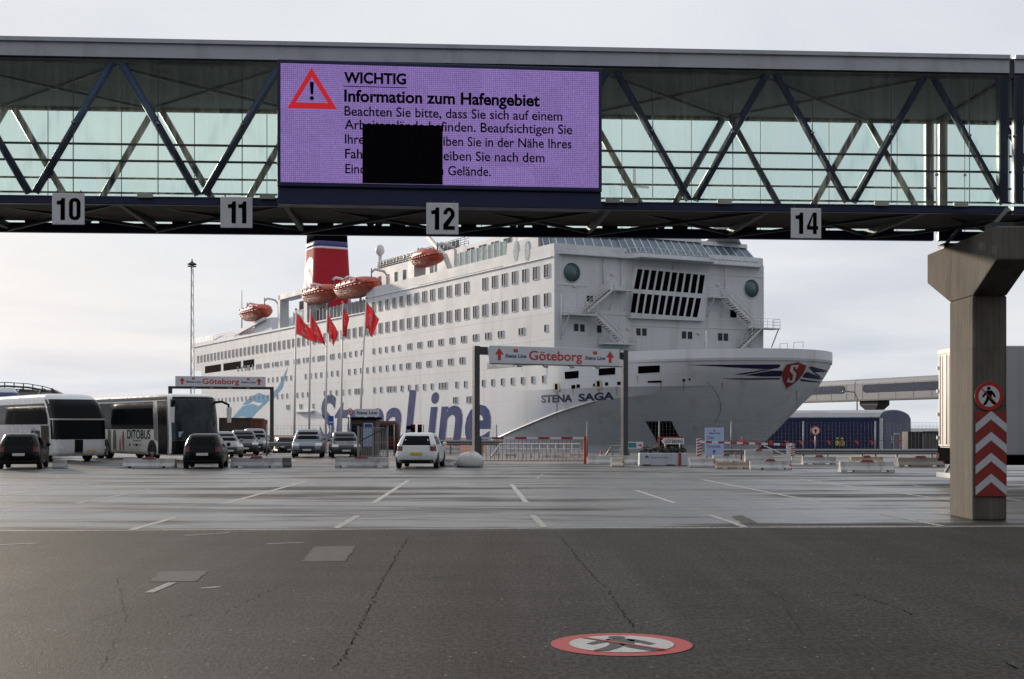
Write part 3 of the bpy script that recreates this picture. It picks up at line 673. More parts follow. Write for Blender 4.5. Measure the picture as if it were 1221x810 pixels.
HB = 9.4
bow_parts = [strip('bulwark', lambda zk: [HB, 8.95, 8.5], M['white_ship']), strip('bow_plating', lambda zk: lin(8.5, Z2, 4), M['white_ship']), strip('lower_bow_plating', lambda zk: lin(Z2, zk, 4), M['white_ship']), strip('bow_flare', lambda zk: lin(zk, -.6, 8)+[-3.4], M['white_ship'])]
inner = MB(); ring = [hull_pt(k, s, 9.4) for k, s in cols if Tq(k)[0] >= 0]
inner.loft([[(x*.985, y*.985, HB) for x, y, z in ring], [(x*.985, y*.985, 8.2) for x, y, z in ring]], cap=False, closed=False)
n = len(ring); inner.add([(x, y, HB) for x, y, z in ring]+[(x*.985, y*.985, HB) for x, y, z in ring], [(i, i+1, n+i+1, n+i) for i in range(n-1)]); inner.build('bulwark_lining', M['white_trim'], ship)
dk = MB(); dk.add([(x, y, 8.25) for x, y, z in ring], [tuple(range(n))]); dk.build('foredeck', mat('deck_green', (.10, .16, .13), .8), ship)
# rubbing ledge along the knuckle
mb = MB(); pts = [Vector(hull_pt(k, -1, interp(Tq(k)[0], ZK)+.02)) for k in range(1, 9)]
mb.tube([p+Vector((0, -.06, 0)) for p in pts], .10, 6); mb.build('knuckle_ledge', M['white_trim'], ship)

# ---- decals laid on the hull surface
bpy.context.view_layer.update()
bv, bf = [], []
for o in bow_parts+[ship.children[0]]:
    b0 = len(bv); bv += [SM @ v.co for v in o.data.vertices]; bf += [[b0+i for i in p.vertices] for p in o.data.polygons]
bvh = BVHTree.FromPolygons(bv, bf)
def cast(px, py):
    d = Vector(((px-CX)/F, 1, (HY-py)/F)).normalized(); h, nn, i, dist = bvh.ray_cast(Vector((0, 0, EYE)), d)
    if h is None: return None
    if nn.dot(d) > 0: nn = -nn
    return h, nn
from mathutils.geometry import tessellate_polygon
def decal(name, tris, m, off=.03, maxlen=5., parent=ship):
    """tris: list of picture-plane triangles, refined and laid on the hull a few centimetres proud"""
    mb = MB(); st = list(tris)
    while st:
        t = st.pop(); e = [math.dist(t[i], t[(i+1) % 3]) for i in range(3)]; q = max(range(3), key=lambda i: e[i])
        if e[q] > maxlen:
            a, b, c = t[q], t[(q+1) % 3], t[(q+2) % 3]; mid = ((a[0]+b[0])/2, (a[1]+b[1])/2); st += [(a, mid, c), (mid, b, c)]; continue
        hs = [cast(*p) for p in t]
        if any(h is None for h in hs): continue
        mb.add([SMI @ (h+n_*off) for h, n_ in hs], [(0, 1, 2)])
    return mb.build(name, m, parent)
def poly_tris(poly):
    r = tessellate_polygon([[Vector((p[0], p[1], 0)) for p in poly]]); return [tuple(poly[i] for i in t) for t in r]
c7 = lambda *pts: [(640+x/2.793, 270+y/2.793) for x, y in pts]
c4 = lambda *pts: [(800+x/5.785, 400+y/5.785) for x, y in pts]
for q in (c7((93, 485), (140, 481), (139, 505), (95, 509)), c7((207, 474), (262, 470), (261, 493), (207, 497)), c7((338, 466), (410, 463), (409, 486), (338, 490))): decal('mooring_port', poly_tris(q), M['black'])
for q in (c7((116, 529), (129, 528), (129, 540), (116, 541)), c7((133, 527), (144, 526), (144, 537), (133, 539)), c7((268, 518), (287, 516), (287, 527), (268, 529)), c7((228, 520), (238, 519), (238, 530), (228, 531)), c7((188, 524), (197, 523), (197, 533), (188, 534)), c7((370, 515), (416, 513), (416, 520), (370, 521)),
          c7((486, 508), (494, 508), (494, 516), (486, 516)), c7((506, 506), (512, 506), (512, 513), (506, 513))): decal('fairlead', poly_tris(q), M['black'])
decal('bow_recess', poly_tris(c7((362, 649), (448, 648), (476, 705), (505, 800), (430, 800), (395, 705))), M['black'], maxlen=8)
pts = c7((566, 518), (585, 536), (601, 560), (611, 588), (612, 612), (604, 634), (592, 655))
for a, b in zip(pts, pts[1:]): decal('weld_line', poly_tris([a, (a[0]+.45, a[1]), (b[0]+.45, b[1]), b]), M['dark_steel'])
stripe = mat('bow_stripe_navy', (.018, .022, .075), .45)
for q in (c4((92, 203), (752, 200), (752, 216), (735, 226), (640, 233), (420, 220), (300, 212)), c4((430, 270), (640, 236), (720, 226), (660, 240), (500, 270)), c4((505, 275), (690, 243), (768, 243), (760, 283), (640, 283)), c4((338, 294), (430, 296), (752, 293), (752, 303), (560, 305), (420, 302)),
          c4((948, 222), (965, 212), (1098, 248), (1096, 256), (990, 252)), c4((925, 258), (945, 252), (1045, 296), (1020, 304), (905, 288)), c4((960, 236), (975, 240), (1048, 296), (1034, 300)), c4((888, 300), (910, 303), (1050, 322), (1040, 328), (895, 314))):
    decal('bow_stripe', poly_tris(q), stripe)
shield = c4((798, 200), (840, 192), (872, 182), (902, 196), (934, 208), (908, 268), (870, 312), (798, 366), (772, 316), (762, 262))
cxs = sum(p[0] for p in shield)/len(shield); cys = sum(p[1] for p in shield)/len(shield)
decal('bow_shield', poly_tris([(cxs+(x-cxs)*1.07, cys+(y-cys)*1.07) for x, y in shield]), M['sign_white'], .025)
decal('shield_field', poly_tris(shield), M['rust_red'], .05)
def letter_tris(txt, p0, p1, h, lean=0., **k):
    """text along the picture line p0-p1, cap height h in picture units, as triangles"""
    vs, fs, w_ = text2d(txt, 1, **k); ux, uy = (p1[0]-p0[0])/w_, (p1[1]-p0[1])/w_
    P = [(p0[0]+ux*x+lean*y*h/.7, p0[1]+uy*x-y*h/.7) for x, y in vs]; out = []
    for f in fs:
        for i in range(1, len(f)-1): out.append((P[f[0]], P[f[i]], P[f[i+1]]))
    return out
rust = mat('rust_streak', (.52, .46, .39), .7, var=.15, scale=3); cream = mat('fairlead_cream', (.62, .57, .45), .6)
for px, py, h_ in ((664, 461.5, 5), (714, 458, 5)):
    decal('fairlead_box', poly_tris([(px-3.6, py-h_), (px+3.6, py-h_-.3), (px+3.9, py+h_), (px-3.9, py+h_+.3)]), cream, .10); decal('fairlead', poly_tris([(px-1.2, py-h_+1.5), (px+2, py-h_+1.3), (px+2, py+h_-2.2), (px-1.2, py+h_-2)]), M['black'], .14)
for px, py, l_, w_ in ((664, 467.5, 34, 1.5), (714, 464, 14, 1.3), (683, 463, 9, .8), (735, 461, 10, 1), (788, 456, 12, .9), (760, 448, 10, .8), (815, 455, 16, .8), (861, 456, 10, 1.2), (884, 452, 8, .7), (652, 425, 26, .7), (640, 400, 18, .6), (598, 398, 14, .6), (622, 424, 20, .6), (575, 430, 12, .6), (905, 437, 9, .8), (950, 465, 14, .9)):
    decal('rust_streak', [((px-w_, py), (px+w_, py), (px+w_*.15, py+l_)), ((px-w_, py), (px+w_*.15, py+l_), (px-w_*.15, py+l_))], rust, .022)
# the S of the shield, a slanted stencil letter
for q in (c4((828, 205), (880, 203), (866, 232), (856, 232), (860, 216), (842, 218), (840, 236), (862, 262), (850, 318), (830, 326), (797, 320), (806, 292), (816, 292), (812, 308), (834, 310), (840, 272), (816, 240)),): decal('shield_letter', poly_tris(q), M['sign_white'], .075, 3)
name_m = mat('name_navy', (.03, .035, .10), .5)
decal('ship_name', letter_tris('STENA', (645.6, 480.2), (682.3, 478.9), 8.6, bold=.03)+letter_tris('SAGA', (690, 478.4), (732, 476), 8.6, bold=.03), name_m, .03, 3)

# ---- big lettering and wave on the flat side
mb = MB()
put_text(mb, 'Stena', (-74.5, -B-.02, -.35), (1, 0, 0), (0, 0, 1), 7.0/.70, width=33.0, bold=.022, shear=.16)
put_text(mb, 'Line', (-40.6, -B-.02, -.35), (1, 0, 0), (0, 0, 1), 7.0/.70, width=25.0, bold=.022, shear=.16)
mb.build('hull_lettering', M['lettering_blue'], ship)
c6 = lambda *pts: [(230+x/5.065, 380+y/5.065) for x, y in pts]
def side_poly(name, pts, m, off=.02):
    mb = MB(); q = [side(*p) for p in pts]
    mb.add([(x, -B-off, z) for x, z in q], [tuple(range(len(q)))]); return mb.build(name, m, ship)
side_poly('hull_wave', c6((236, 602), (300, 530), (360, 515), (400, 528), (425, 506), (452, 502), (390, 560), (352, 604), (300, 590)), M['wave_blue'])
side_poly('hull_wave', c6((352, 470), (400, 448), (460, 470), (515, 415), (575, 290), (540, 420), (490, 480), (440, 508), (390, 508), (345, 490)), M['wave_blue'])
side_poly('hull_wave', c6((300, 520), (345, 476), (362, 498), (330, 520)), M['wave_blue'])
# stern openings
for a, b in ((244.5, 263.5), (266.5, 287.3), (290, 303)):
    q = [side(a, 440), side(b, 440)]; mb = MB(); mb.box(q[0][0], q[1][0], -B-.02, -B+.2, 12.6, 14.0); mb.build('stern_opening', M['black'], ship)
mb = MB(); mb.box(-150.1, -54.5, -B-.12, -B, 18.25, 18.37); mb.box(-54.4, -.5, -B-.10, -B, 20.22, 20.32); mb.build('deck_edge', M['white_trim'], ship)
mb = MB(); mb.box(-36, -12, -B-.03, -B, 20.34, 20.46); mb.build('deck_gutter', M['dark_steel'], ship)
for i, z in enumerate((14.2, 11.3, 8.6)):
    mb = MB(); mb.box(-143 if z < 13 else -149, -16.2 if z < 8.8 else -.6, -B-.012, -B, z, z+.05); mb.build('plating_seam', M['white_trim'], ship)
mb = MB(); s0, s1 = side(353, 491), side(375, 491); mb.box(s0[0], s1[0], -B-.5, -B, s0[1]-.15, s0[1]+.1); mb.build('side_ledge', M['white_trim'], ship)

# ---- windows of the side
def win_mesh(w_, h_, double=True):
    mb = MB(); mb.box(-w_/2, w_/2, -.03, .1, -h_/2, h_/2, 0)
    if double: mb.box(-.03, .05, -.05, .08, -h_/2, h_/2, 1); mb.box(.12, w_/2-.06, -.034, -.02, -h_/2+.05, h_/2-.05, 2)
    mb.box(-w_/2-.05, -w_/2, -.05, .06, -h_/2-.05, h_/2+.05, 1); mb.box(w_/2, w_/2+.05, -.05, .06, -h_/2-.05, h_/2+.05, 1); mb.box(-w_/2-.05, w_/2+.05, -.055, .06, h_/2, h_/2+.05, 1); mb.box(-w_/2-.05, w_/2+.05, -.055, .06, -h_/2-.05, -h_/2, 1)
    return mb
curtain = mat('window_blind', (.10, .10, .105), .8, var=.5, scale=.3)
WM = [M['ship_glass'], M['white_trim'], curtain]
big = [(-1.7-2.5*k, 18.8) for k in range(21) if k != 7]+[(-1.7-2.5*k, 15.65) for k in range(59)]
small = [(-1.9, 12.55)]+[(s-7.5+d, 12.55) for s in (0,) for d in (-.35, .35)]
for k in range(9): small += [(-12.6-3.3*k+d, 12.55) for d in (-.36, .36)]
small += [(-42.5-2.3*k, 12.55) for k in range(34) if k not in (5, 11, 12, 20)]
small += [(-68-5.4*k+d, 12.55) for k in range(9) for d in (-1.1, .0)]
for k in range(6): small += [(-22.9-3.3*k+d, 9.95) for d in (-.36, .36)]
small += [(-42-2.42*k, 9.95) for k in range(34) if k not in (9, 17, 18, 26)]
small += [(-2.4-2.45*k, 7.0) for k in range(25) if k not in (10, 21)]+[(s, 7.0) for s in (-27.6, -28.4, -45.3, -46.1, -57.2, -58.)]
small += [(-64-2.6*k, 7.0) for k in range(31) if k not in (4, 5, 9)]
small += [(s, 5.1) for s in (-89, -90, -82.5, -83.3, -77, -24.5, -25.1, -20.5, -21.3)]
big.sort(key=lambda p: -p[0]); small.sort(key=lambda p: -p[0])
nb = 60; ns = 40
pb = win_mesh(1.05, 1.42).build('window', WM, ship); psm = win_mesh(.46, .78, False).build('window', WM, ship)
for proto, lst in ((pb, big[:nb]), (psm, small[:ns])):
    for i, (s, z) in enumerate(lst):
        o = proto if i == 0 else proto.copy()
        if i: COL.objects.link(o); o.parent = ship
        o.location = (s, -B, z)
mb = MB()
for lst, pr in ((big[nb:], pb), (small[ns:], psm)):
    for s, z in lst:
        if z == 15.65 and s < -148.5: continue
        for p in pr.data.polygons: pass
        mb.add([(v.co.x+s, v.co.y-B, v.co.z+z) for v in pr.data.vertices], []); b0 = len(mb.v)-len(pr.data.vertices)
        for p in pr.data.polygons: mb.f.append([b0+i for i in p.vertices]); mb.mi.append(p.material_index); mb.sm.append(False)
tag(mb.build('far_windows', WM, ship), kind='stuff')

# ---- the front of the superstructure
q7 = lambda x, y: (650+x/4.357, 280+y/4.357)
def fr(x, y, a=0.): b, z = front(*q7(x, y), a); return (a, b, z)
mb = MB(); mb.box(-.05, .05, -B, B, 8.3, 20.9); mb.build('front_wall', M['white_front'], ship)
def fpoly(name, pts, m, a=.07, th=.0):
    mb = MB(); mb.add([fr(x, y, a) for x, y in pts], [tuple(range(len(pts)))]); return mb.build(name, m, ship, recalc=False)
# raised panel with two rows of raked dark panes
mb = MB(); P = [fr(430, 435, .05), fr(455, 165, .05), fr(850, 200, .05), fr(815, 450, .05)]; mb.add(P+[(p[0]+.5, p[1], p[2]) for p in P], [(0, 1, 2, 3), (7, 6, 5, 4), (0, 4, 5, 1), (1, 5, 6, 2), (2, 6, 7, 3), (3, 7, 4, 0)]); mb.build('louvre_panel', M['white_front'], ship)
for (tx0, ty0, tx1, ty1, bx0, by0, bx1, by1) in ((478, 178, 838, 211, 458, 281, 824, 307), (455, 303, 818, 331, 440, 404, 798, 430)):
    for k in range(10):
        t0, t1 = k/10+.009, (k+1)/10-.021; L_ = lambda a, b, t: a+(b-a)*t
        fpoly('louvre', [(L_(tx0, tx1, t0), L_(ty0, ty1, t0)), (L_(tx0, tx1, t1), L_(ty0, ty1, t1)), (L_(bx0, bx1, t1), L_(by0, by1, t1)), (L_(bx0, bx1, t0), L_(by0, by1, t0))], M['black'], .56)
for x, y in ((137, 196), (1070, 279)):
    c = fr(x, y, .05); mb = MB(); mb.lathe([(.001, -.02), (1.05, -.02), (1.05, .06), (.001, .06)], c, 36, axis='x'); mb.build('round_window', M['green_disc'], ship)
    mb = MB(); mb.lathe([(1.05, .0), (1.13, .0), (1.13, .09), (1.05, .09)], c, 36, axis='x', cap=False); mb.build('round_window_rim', M['white_trim'], ship)
for x, y in ((160, 482), (192, 485), (280, 490), (483, 505), (514, 506), (720, 521), (751, 523), (908, 531), (937, 532)):
    a, b = fr(x-11, y-19), fr(x+11, y+19); mb = MB(); mb.box(.03, .09, a[1], b[1], b[2], a[2]); mb.build('front_window', M['ship_glass'], ship)
for x, y, w_, h_ in ((231, 332, 15, 15), (976, 411, 16, 20)):
    a, b = fr(x-w_, y-h_), fr(x+w_, y+h_); mb = MB(); mb.box(.03, .08, a[1], b[1], b[2], a[2]); mb.build('front_opening', M['black'], ship)
for x, y in ((150, 265), (345, 205), (895, 260), (795, 512), (428, 488)):
    a = fr(x, y); MB().box(.05, .25, a[1]-.2, a[1]+.2, a[2]-.12, a[2]+.12).build('deck_lamp', M['white_trim'], ship)
for pts in (((390, 120), (390, 270)), ((930, 170), (930, 280)), ((300, 100), (300, 255)), ((660, 150), (660, 180))):
    a, b = fr(*pts[0]), fr(*pts[1]); MB().tube([(.12, a[1], a[2]), (.12, b[1], b[2])], .05, 6).build('vent_pipe', M['white_trim'], ship)
for (x0, y0, x1, y1) in ((75, 100, 430, 135), (830, 190, 1130, 235), (60, 255, 215, 270), (850, 480, 1120, 500), (430, 465, 830, 492), (80, 395, 440, 425)):
    a, b = fr(x0, y0), fr(x1, y1); z = (a[2]+b[2])/2; MB().box(.05, .11, a[1], b[1], z-.04, z+.04).build('plating_seam', M['white_trim'], ship)
# wheelhouse window band, raked glass between white mullions
bot = [(-2.2, -14.1), (-.2, -13.6), (-.1, -5.2), (1.5, -4.4), (1.5, 5.4), (.1, 6.2), (.1, 13.4), (-1.8, 14.1)]
top_ = [(-3.4, -13.9), (-1.9, -13.1), (-1.8, -5.0), (-.2, -4.2), (-.2, 5.2), (-1.6, 6.0), (-1.6, 12.8), (-3.0, 13.6)]
zw0, zw1 = 21.05, 22.95
mb = MB().loft([[(x, y, zw0-.45) for x, y in bot], [(x, y, zw0) for x, y in bot]], closed=True); mb.build('wheelhouse_sill', M['white_front'], ship)
mb = MB(); mb.loft([[(x, y, zw0) for x, y in bot], [(x, y, zw1) for x, y in top_]], cap=False, closed=False); mb.build('wheelhouse_glass', M['bridge_glass'], ship)
mb = MB().loft([[(x+.25, y*1.01, zw1) for x, y in top_]+[(-9, 13.9, zw1), (-9, -13.9, zw1)], [(x+.2, y*1.01, zw1+.45) for x, y in top_]+[(-9, 13.9, zw1+.45), (-9, -13.9, zw1+.45)]]); mb.build('wheelhouse_roof', M['white_front'], ship)
mb = MB()
for i in range(len(bot)-1):
    L_ = math.dist(bot[i], bot[i+1]); n = max(1, round(L_/1.15))
    for k in range(n+1):
        t = k/n; a = [bot[i][j]+(bot[i+1][j]-bot[i][j])*t for j in (0, 1)]; b = [top_[i][j]+(top_[i+1][j]-top_[i][j])*t for j in (0, 1)]
        mb.bar((a[0]+.03, a[1], zw0), (b[0]+.03, b[1], zw1), .10, .10)
mb.build('wheelhouse_mullions', M['white_trim'], ship)
def railing(name, pts, h=1.05, step=1.3, r=.03, rails=3, parent=ship, m=None):
    mb = MB()
    for a, b in zip(pts, pts[1:]):
        a, b = Vector(a), Vector(b); n = max(1, int((b-a).length/step))
        for k in range(n+1): p = a+(b-a)*k/n; mb.tube([p, p+Vector((0, 0, h))], r, 5)
        for j in range(rails): dz = Vector((0, 0, h*(j+1)/rails)); mb.tube([a+dz, b+dz], r*.8, 5)
    return mb.build(name, m or M['white_trim'], parent)
railing('wheelhouse_rail', [(x+.55, y, zw0-.42) for x, y in bot[1:-1]], .95, 1.0, .028, 2)
MB().loft([[(x+.8, y*1.0, zw0-.58) for x, y in bot], [(x+.8, y*1.0, zw0-.455) for x, y in bot]]).build('wheelhouse_walkway', M['white_front'], ship)
# stairs and landings
def stair(p, q, a=.9, w_=.9, land=None):
    P, Q = Vector(fr(*p, a)), Vector(fr(*q, a)); t = MB(); ox = Vector((w_/2, 0, 0))
    for s in (-1, 1): t.bar(P+ox*s, Q+ox*s, .06, .24)
    n = max(4, int(abs(P.z-Q.z)/.23)); dy = (Q.y-P.y)/n
    for k in range(n): c = P+(Q-P)*((k+.5)/n); t.box(c.x-w_/2, c.x+w_/2, c.y-abs(dy)*.45, c.y+abs(dy)*.45, c.z-.02, c.z+.02, 1)
    for s in (-1, 1):
        for hh in (.5, 1.0): t.tube([P+ox*s+Vector((0, 0, hh)), Q+ox*s+Vector((0, 0, hh))], .03, 5)
        for k in range(5): c = P+(Q-P)*(k/4)+ox*s; t.tube([c, c+Vector((0, 0, 1.0))], .028, 5)
    t.build('stairway', [M['white_trim'], M['dark_steel']], ship)
def landing(x0, x1, y, depth=1.5, bracket=True):
    a, b = fr(x0, y, .9), fr(x1, y, .9); z = a[2]; MB().box(.05, depth, a[1], b[1], z-.14, z).build('landing', M['white_front'], ship)
    railing('landing_rail', [(.1, a[1], z), (depth-.05, a[1], z), (depth-.05, b[1], z), (.1, b[1], z)], 1.05, .8, .026)
    if bracket:
        [MB().bar((depth-.1, y, z-.14), (.1, y, z-2.2), .10).build('landing_bracket', M['white_trim'], ship) for y in (a[1]+.2, b[1]-.2)]
landing(345, 440, 284); stair((345, 284), (210, 398)); landing(105, 262, 410); stair((250, 412), (392, 552)); landing(295, 460, 562, bracket=False)
landing(858, 940, 322); stair((932, 326), (1068, 462)); landing(1075, 1205, 482); stair((1118, 484), (1008, 592)); 
railing('front_ladder', [fr(1136, 480, .1), fr(1136, 180, .1)], .35, .5, .025, 2)
MB().tube([fr(85, 310, .4), fr(82, 545, .4)], .07, 6).build('vent_pipe', M['white_trim'], ship)
# foredeck mast, small rails, winches
mc = side(841.6, 416, 2.0); d0 = mc[0]
m_ = MB(); m_.tube([(d0, 2, 8.25), (d0, 2, 12.4)], .16, 8, rr=[.26, .12]); m_.bar((d0, 1.1, 11.2), (d0, 3.0, 11.2), .10); m_.bar((d0, .4, 12.3), (d0, 3.8, 12.3), .07); m_.box(d0-.4, d0+.4, 1.5, 2.5, 9.9, 10.0); m_.build('foremast', M['white_trim'], ship)
for a, b in (((930, 417.6), (939, 417.6)), ((946.5, 418.5), (957.5, 418.8))):
    for c in (-1.0,):
        p, q = side(*a, c), side(*b, c); railing('bow_rail', [(p[0], c, HB), (q[0], c, HB)], .55, .7, .03, 1)
m_ = MB()
for x, y in ((5, -6), (5, 6), (10, -3)): m_.lathe([(.001, -.9), (.7, -.9), (.7, -.8), (.4, -.8), (.4, .8), (.7, .8), (.7, .9), (.001, .9)], (x, y, 8.9), 14, axis='y')
m_.build('mooring_winch', M['dark_steel'], ship)

# ---- upper deckhouses, rails, domes
def on(c, px, py): return side(px, py, c)
xa = on(-10, 448, 300)[0]; xb = on(-10, 578, 300)[0]
MB().box(xa, -11, -10, 10, 21.66, 25.3).build('upper_deckhouse', M['white_ship'], ship)
MB().box(-11, -3.6, -B+.02, B-.02, 21.66, zw1-.02).build('bridge_deckhouse', M['white_ship'], ship)
m_ = MB()
for x0, x1, z0, z1 in [(xa+1+k*3.1, xa+2.0+k*3.1, 22.8, 24.2) for k in range(7)]+[(-30+k*3.4+e, -29.1+k*3.4+e, 23.4, 24.8) for k in range(5) for e in (0, 1.1)]: MB().box(x0, x1, -10.03, -9.9, z0, z1).build('deckhouse_window', M['ship_glass'], ship)
railing('sun_deck_rail', [(xa+.2, -9.8, 25.3), (-30, -9.8, 25.3)], 1.2, 1.2, .05, 4, m=M['steel'])
m_ = MB(); m_.box(xa+.3, -33, -9.72, -9.68, 25.32, 26.4); m_.build('sun_deck_screen', mat('smoked_screen', (.10, .12, .16), .2), ship)
for px in (615, 628.5):
    p = side(px, 299.5); m_ = MB(); m_.prism(circ(1, 28), (p[0], -B-.02, p[1]), (.55, 0, 0), (0, 0, 1.15), (0, .06, 0)); m_.build('oval_window', mat('oval_glass', (.45, .5, .48), .2), ship)
wsg = mat('windscreen_glass', (.42, .50, .49), .15)
for k in range(9): x = -25.2+k*1.55; m_ = MB(); m_.box(x+.06, x+1.47, -B+.1, -B+.16, 21.66, 23.3, 0); m_.box(x-.05, x+.05, -B+.05, -B+.2, 21.66, 23.4, 1); m_.build('deck_windscreen', [wsg, M['white_trim']], ship)
dp_ = on(-9.5, 452, 290); m_ = MB(); m_.tube([(dp_[0]+.4, -9.5, 25.3), (dp_[0]+.4, -9.5, 27.6)], .28, 8); m_.lathe([(.35, 27.5), (.62, 27.8), (.68, 28.3), (.52, 28.8), (.25, 29.05), (.001, 29.1)], (dp_[0]+.4, -9.5, 0), 16); m_.build('satellite_dome', M['white_trim'], ship)
m_ = MB(); m_.lathe([(2.2, zw1+.45), (1.8, zw1+1.4), (1.2, zw1+2.2), (1.1, zw1+3)], (-2.6, 10.2, 0), 20); m_.build('mast_base', M['steel'], ship)
m_ = MB(); m_.tube([(-6, 0, zw1+.4), (-6, 0, zw1+9)], .3, 8, rr=[.5, .2]); m_.bar((-6, -3, zw1+5), (-6, 3, zw1+5), .2); m_.bar((-6, -2, zw1+7), (-6, 2, zw1+7), .25); m_.build('radar_mast', M['white_trim'], ship)
# inner boat deck wall behind the lifeboats, gantry block, after deckhouses
MB().box(-112, -54.5, -10.5, 10.5, 18.3, 21.0).build('boat_deck_house', M['white_ship'], ship)
ga, gb = side(331.5, 380)[0], side(366, 380)[0]
for x in (ga, gb-1.6): MB().box(x, x+(1.0 if x == ga else 1.6), -B+.03, -12.6, 18.45, 24.2).build('gantry_post', M['white_ship'], ship)
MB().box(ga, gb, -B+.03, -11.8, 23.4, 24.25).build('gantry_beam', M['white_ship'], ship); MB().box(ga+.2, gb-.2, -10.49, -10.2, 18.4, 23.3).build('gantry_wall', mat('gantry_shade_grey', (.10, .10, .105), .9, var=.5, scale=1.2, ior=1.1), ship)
MB().box(ga+1.5, gb-4, -12, -10.6, 18.5, 21.5).build('deck_locker', M['white_trim'], ship)
MB().box(-110, -100, -13.6, -6, 18.7, 20.9).build('aft_deckhouse', M['white_ship'], ship); MB().box(-121, -116, -13.6, -6, 18.75, 20.2).build('aft_deckhouse', M['white_ship'], ship)
railing('aft_rail', [(-149.6, -14, 19.0), (-122, -14, 18.75)], 1.0, 2.2, .03)
a, b = side(281, 398), side(314, 380); MB().bar((a[0], -13.9, a[1]), (b[0], -13.9, b[1]), .5, .5).build('davit_ramp', M['white_trim'], ship)
a, b, c = side(248, 404), side(258, 398.8), side(274, 399.5); m_ = MB(); m_.bar((a[0], -13, a[1]), (b[0], -13, b[1]), .5); m_.bar((b[0], -13, b[1]), (c[0], -13, c[1]), .5); m_.bar((c[0], -13, c[1]), (c[0], -13, 18.6), .4); m_.build('stern_crane', M['white_trim'], ship)
a = side(281, 399); MB().tube([(a[0], -13, 18.6), (a[0], -13, 27.5)], .09, 6, rr=[.12, .04]).build('whip_aerial', M['dark_steel'], ship)
m_ = MB()
for k in range(16): x = -80+k*1.55; m_.bar((x, -13.7, 18.4), (x, -13.7, 20.4), .12)
m_.box(-81, -55, -12.5, -12.3, 18.4, 20.6, 1); m_.build('boat_deck_frames', [M['white_trim'], M['steel']], ship)

# ---- funnel
fx = side(390, 300, 0)[0]
fb, fm = 19, 37.4
def fl(z): t = (z-19)/(37.4-19); return (z, fx-4.6+1.3*t, fx+4.3-1.1*t, 3.9-.75*t, 1.6-.3*t)
fsh = Shell([fl(19), fl(37.4)])
z1, z2, z3 = PZ(299, 248), PZ(296.5, 248), PZ(290, 248)
for nm, za, zb_, m in (('funnel', 19, z1, M['funnel_red']), ('funnel_band', z1, z2, M['white_trim']), ('funnel_band', z2, z3, M['navy']), ('funnel_top', z3, 38, M['black'])):
    mb = MB(); fsh2 = Shell([fl(za), fl(zb_)]); fsh2.body(mb, lin(za, zb_, 2), 10); o = mb.build(nm, m, ship)
mb = MB(); vs, fs, w_ = text2d('S', 1, bold=.06, center=True)
def on_funnel(u, v):
    t = (v-19)/(37.4-19); return (fx+u, -(3.9-.75*t)-.03, v)
mb.add([on_funnel(x*8.2, 25.5+y*10) for x, y in vs], fs); mb.build('funnel_emblem', M['white_trim'], ship)

# ---- davits (ship parts) and lifeboats (things of their own)
def davit(x, z, y0=-11.5, y1=-14.6, h=3.2):
    m_ = MB(); m_.tube([(x, y0, z-1.8), (x, y0, z+h*.55), (x, y0-.7, z+h*.9), (x, y1+.5, z+h), (x, y1, z+h*.82)], .2, 6); m_.build('davit', M['white_trim'], ship)
def lifeboat(px, py, c, label, Lb=9.5, Wb=3.6, Hb=3.1, name='lifeboat', open_=False):
    s, z = side(px, py, c); p = SM @ Vector((s, c, z-Hb*.5)); t = thing(name, label, 'lifeboat', p, SHA, 'orange lifeboats on the ferry')
    rings = []; canopy = []
    for k in range(13):
        u = k/12*2-1; f = max(.12, (1-abs(u)**3.4))**.62; x = u*Lb/2; keel = .30*abs(u)**2.2*Hb*.8
        w_ = Wb/2*f; zt = Hb*.52+.10*abs(u)**2
        rings.append([(x, -w_, zt), (x, -w_*.96, zt*.72+keel*.25), (x, -w_*.72, zt*.3+keel*.7), (x, -w_*.2, keel), (x, w_*.2, keel), (x, w_*.72, zt*.3+keel*.7), (x, w_*.96, zt*.72+keel*.25), (x, w_, zt)])
        hc = (Hb*.42*max(.05, 1-abs(u)**4.5)) if not open_ else (Hb*.5*max(.04, 1-abs((u+.1)*1.3)**4) if abs(u+.1)*1.3 < 1 else .05)
        canopy.append([(x*.97, -w_*.95, zt), (x*.97, -w_*.88, zt+hc*.6), (x*.97, -w_*.5, zt+hc*.95), (x*.97, 0, zt+hc), (x*.97, w_*.5, zt+hc*.95), (x*.97, w_*.88, zt+hc*.6), (x*.97, w_*.95, zt)])
    MB().loft(rings, smooth=True).build('hull', M['orange'], t)
    MB().loft(canopy, smooth=True).build('canopy', M['orange'], t)
    m_ = MB()
    for k in range(1, 12):
        a = Vector(rings[k][0]); b = Vector(rings[k+1 if k < 12 else 12][0]); m_.tube([a+Vector((0, -.05, -.05)), b+Vector((0, -.05, -.05))], .09, 6)
    m_.build('fender_rope', M['rust_red'], t)
    if not open_:
        for k in range(5): x = -Lb*.28+k*Lb*.14; MB().box(x-.18, x+.18, -Wb/2*.90-.02, -Wb/2*.86, Hb*.66, Hb*.8).build('porthole', M['dark_glass'], t)
    for x in (-Lb*.36, Lb*.36): MB().tube([(x, 0, Hb*.8), (x, 0, Hb*1.25)], .08, 6).build('lifting_hook', M['dark_steel'], t)
    for x in (s-Lb*.36, s+Lb*.36): davit(x, z-.1, c+2.6, c, Hb*.75)
    return t
lifeboat(305, 373, -13.4, 'orange lifeboat hung farthest aft, alone against the sky near the stern', 14.5, 3.9, 3.0)
lifeboat(383.5, 351, -13.6, 'orange lifeboat hung in front of the red funnel, lower of the two', 14.0, 4.0, 3.0)
lifeboat(426.5, 343, -13.8, 'orange lifeboat just forward of the funnel with its davit raised', 15.0, 4.2, 3.0)
